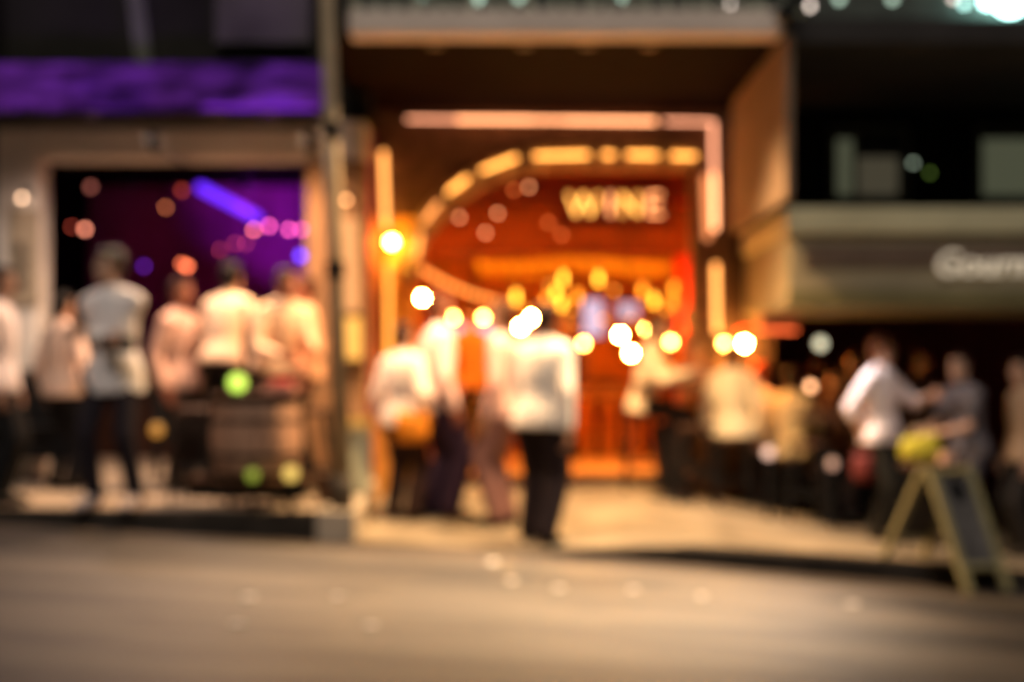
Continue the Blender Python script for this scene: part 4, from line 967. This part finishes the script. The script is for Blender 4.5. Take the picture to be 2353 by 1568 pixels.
# right of centre
seat1 = stool(X(1478, 12.9), 12.9, .72, 'dark stool under the cream shirted drinker')
person('drinker in a cream shirt seated at the high table, arm on the table top', 1478, 12.9, height=1.70, yaw=75, seat=.725, lean=10, shirt=(.88, .70, .46), trousers=(.02, .015, .010), hair=(.12, .05, .015), skin='warm', hands={1: (.05, -.48, 1.10), -1: (-.14, -.44, 1.10)})
seat2 = stool(X(1602, 13.2), 13.2, .62, 'dark stool under the person in the brown top')
person('person in a brown top seated right of the high table', 1602, 13.2, height=1.62, yaw=-50, seat=.625, shirt=(.30, .14, .07), trousers=(.04, .02, .015), skin='tan', hair=(.05, .02, .01))
seat3 = stool(X(1682, 12.8), 12.8, .62, 'dark stool under the yellow white shirted person by the bar post')
person('person in a yellow white shirt seated by the right post of the bar', 1682, 12.8, height=1.62, yaw=170, seat=.625, shirt=(.82, .70, .48), trousers=(.06, .05, .045), skin='tan', hair=(.07, .03, .012), wide=1.05)
seat4 = stool(X(1742, 13.3), 13.3, .52, 'low dark stool under the pink shirted person')
person('red haired person in a pink shirt seated at the second high table', 1742, 13.3, height=1.56, yaw=120, seat=.525, shirt=(.76, .48, .42), trousers=(.04, .03, .03), skin='red', hair=(.32, .04, .008))
seat5 = stool(X(1818, 13.0), 13.0, .52, 'low dark stool under the pale yellow shirted person')
person('person in a pale yellow shirt seated with back turned at the second high table', 1818, 13.0, height=1.56, yaw=165, seat=.525, shirt=(.78, .62, .36), trousers=(.05, .045, .055), skin='tan', hair=(.03, .012, .008), hands={-1: (-.12, -.34, 1.0)})
seat6 = stool(X(1915, 13.1), 13.1, .55, 'dark stool under the brown shirted person behind the black table')
person('person in a dark brown shirt seated behind the black high table', 1915, 13.1, height=1.6, yaw=-10, seat=.555, shirt=(.16, .075, .045), trousers=(.02, .014, .014), skin='tan', hair=(.015, .01, .008))
# right pair
hd = person('person in a pale pink shirt gesturing to the person in dark grey', 2022, 11.7, height=1.68, yaw=52, lean=0, shirt=(.90, .78, .80), trousers=(.022, .021, .018), skin='warm', hair=(.10, .05, .03), hands={1: (.10, -.42, 1.24), -1: (-.24, .05, .90)}, sleeve=.30, wide=1.28, head_yaw=25)
carry_bag((hd[-1].x - .01, hd[-1].y - .03, hd[-1].z - .26), .17, .22, mat('red_bag', (.13, .025, .022), .6, .2, 5), 'bag', 'dull red bag hanging from the hand of the pale pink shirted person', (hd[-1].x, hd[-1].y, hd[-1].z - .07))
person('person in a dark grey short sleeved shirt with one forearm held out', 2225, 11.6, height=1.60, yaw=-70, lean=8, short=True, shirt=(.12, .11, .125), trousers=(.09, .085, .11), skin='fair', hair=(.03, .02, .018), hands={-1: (-.16, -.40, 1.06), 1: (.05, -.36, 1.04)}, wide=1.15, head_yaw=20)
person('person with bare arms cut off by the right edge of the picture', 2352, 11.4, height=1.60, yaw=-80, short=True, shirt=(.34, .24, .16), trousers=(.02, .018, .018), skin='fair', hair=(.015, .01, .009))
# people deeper in the bars
for px, d, h, yaw, sh, tr, hr, bz, lab in ((1082, 15.6, 1.70, 30, (.55, .22, .05), (.03, .015, .01), (.02, .01, .008), 'f', 'person in an amber shirt deep in the bar between the two people talking'),
        (1312, 16.2, 1.68, -60, (.10, .03, .015), (.02, .01, .008), (.02, .01, .008), 'f', 'person in a dark red shirt standing at the orange counter'),
        (1590, 14.9, 1.66, 60, (.32, .10, .03), (.02, .012, .01), (.02, .01, .008), 'f', 'person in a rust shirt standing before the red pillar'),
        (1660, 14.0, 1.55, -30, (.42, .20, .09), (.03, .02, .015), (.04, .015, .01), None, 'person in a tan shirt standing just outside the right bar post'),
        (1870, 14.2, 1.60, 20, (.20, .07, .04), (.02, .014, .012), (.02, .012, .01), None, 'person in a dark rust shirt at the back under the fascia'),
        (1962, 13.5, 1.58, -40, (.07, .05, .05), (.015, .012, .012), (.015, .01, .01), None, 'person in a black shirt behind the pale pink shirted person'),
        (2108, 13.6, 1.66, 40, (.11, .06, .05), (.015, .012, .012), (.02, .012, .01), None, 'person in a dark brown shirt standing between the pair at the sandwich board')):
    person(lab, px, d, height=h, yaw=yaw, shirt=sh, trousers=tr, hair=hr, skin='tan', base_z=(zf + .004) if bz else None)
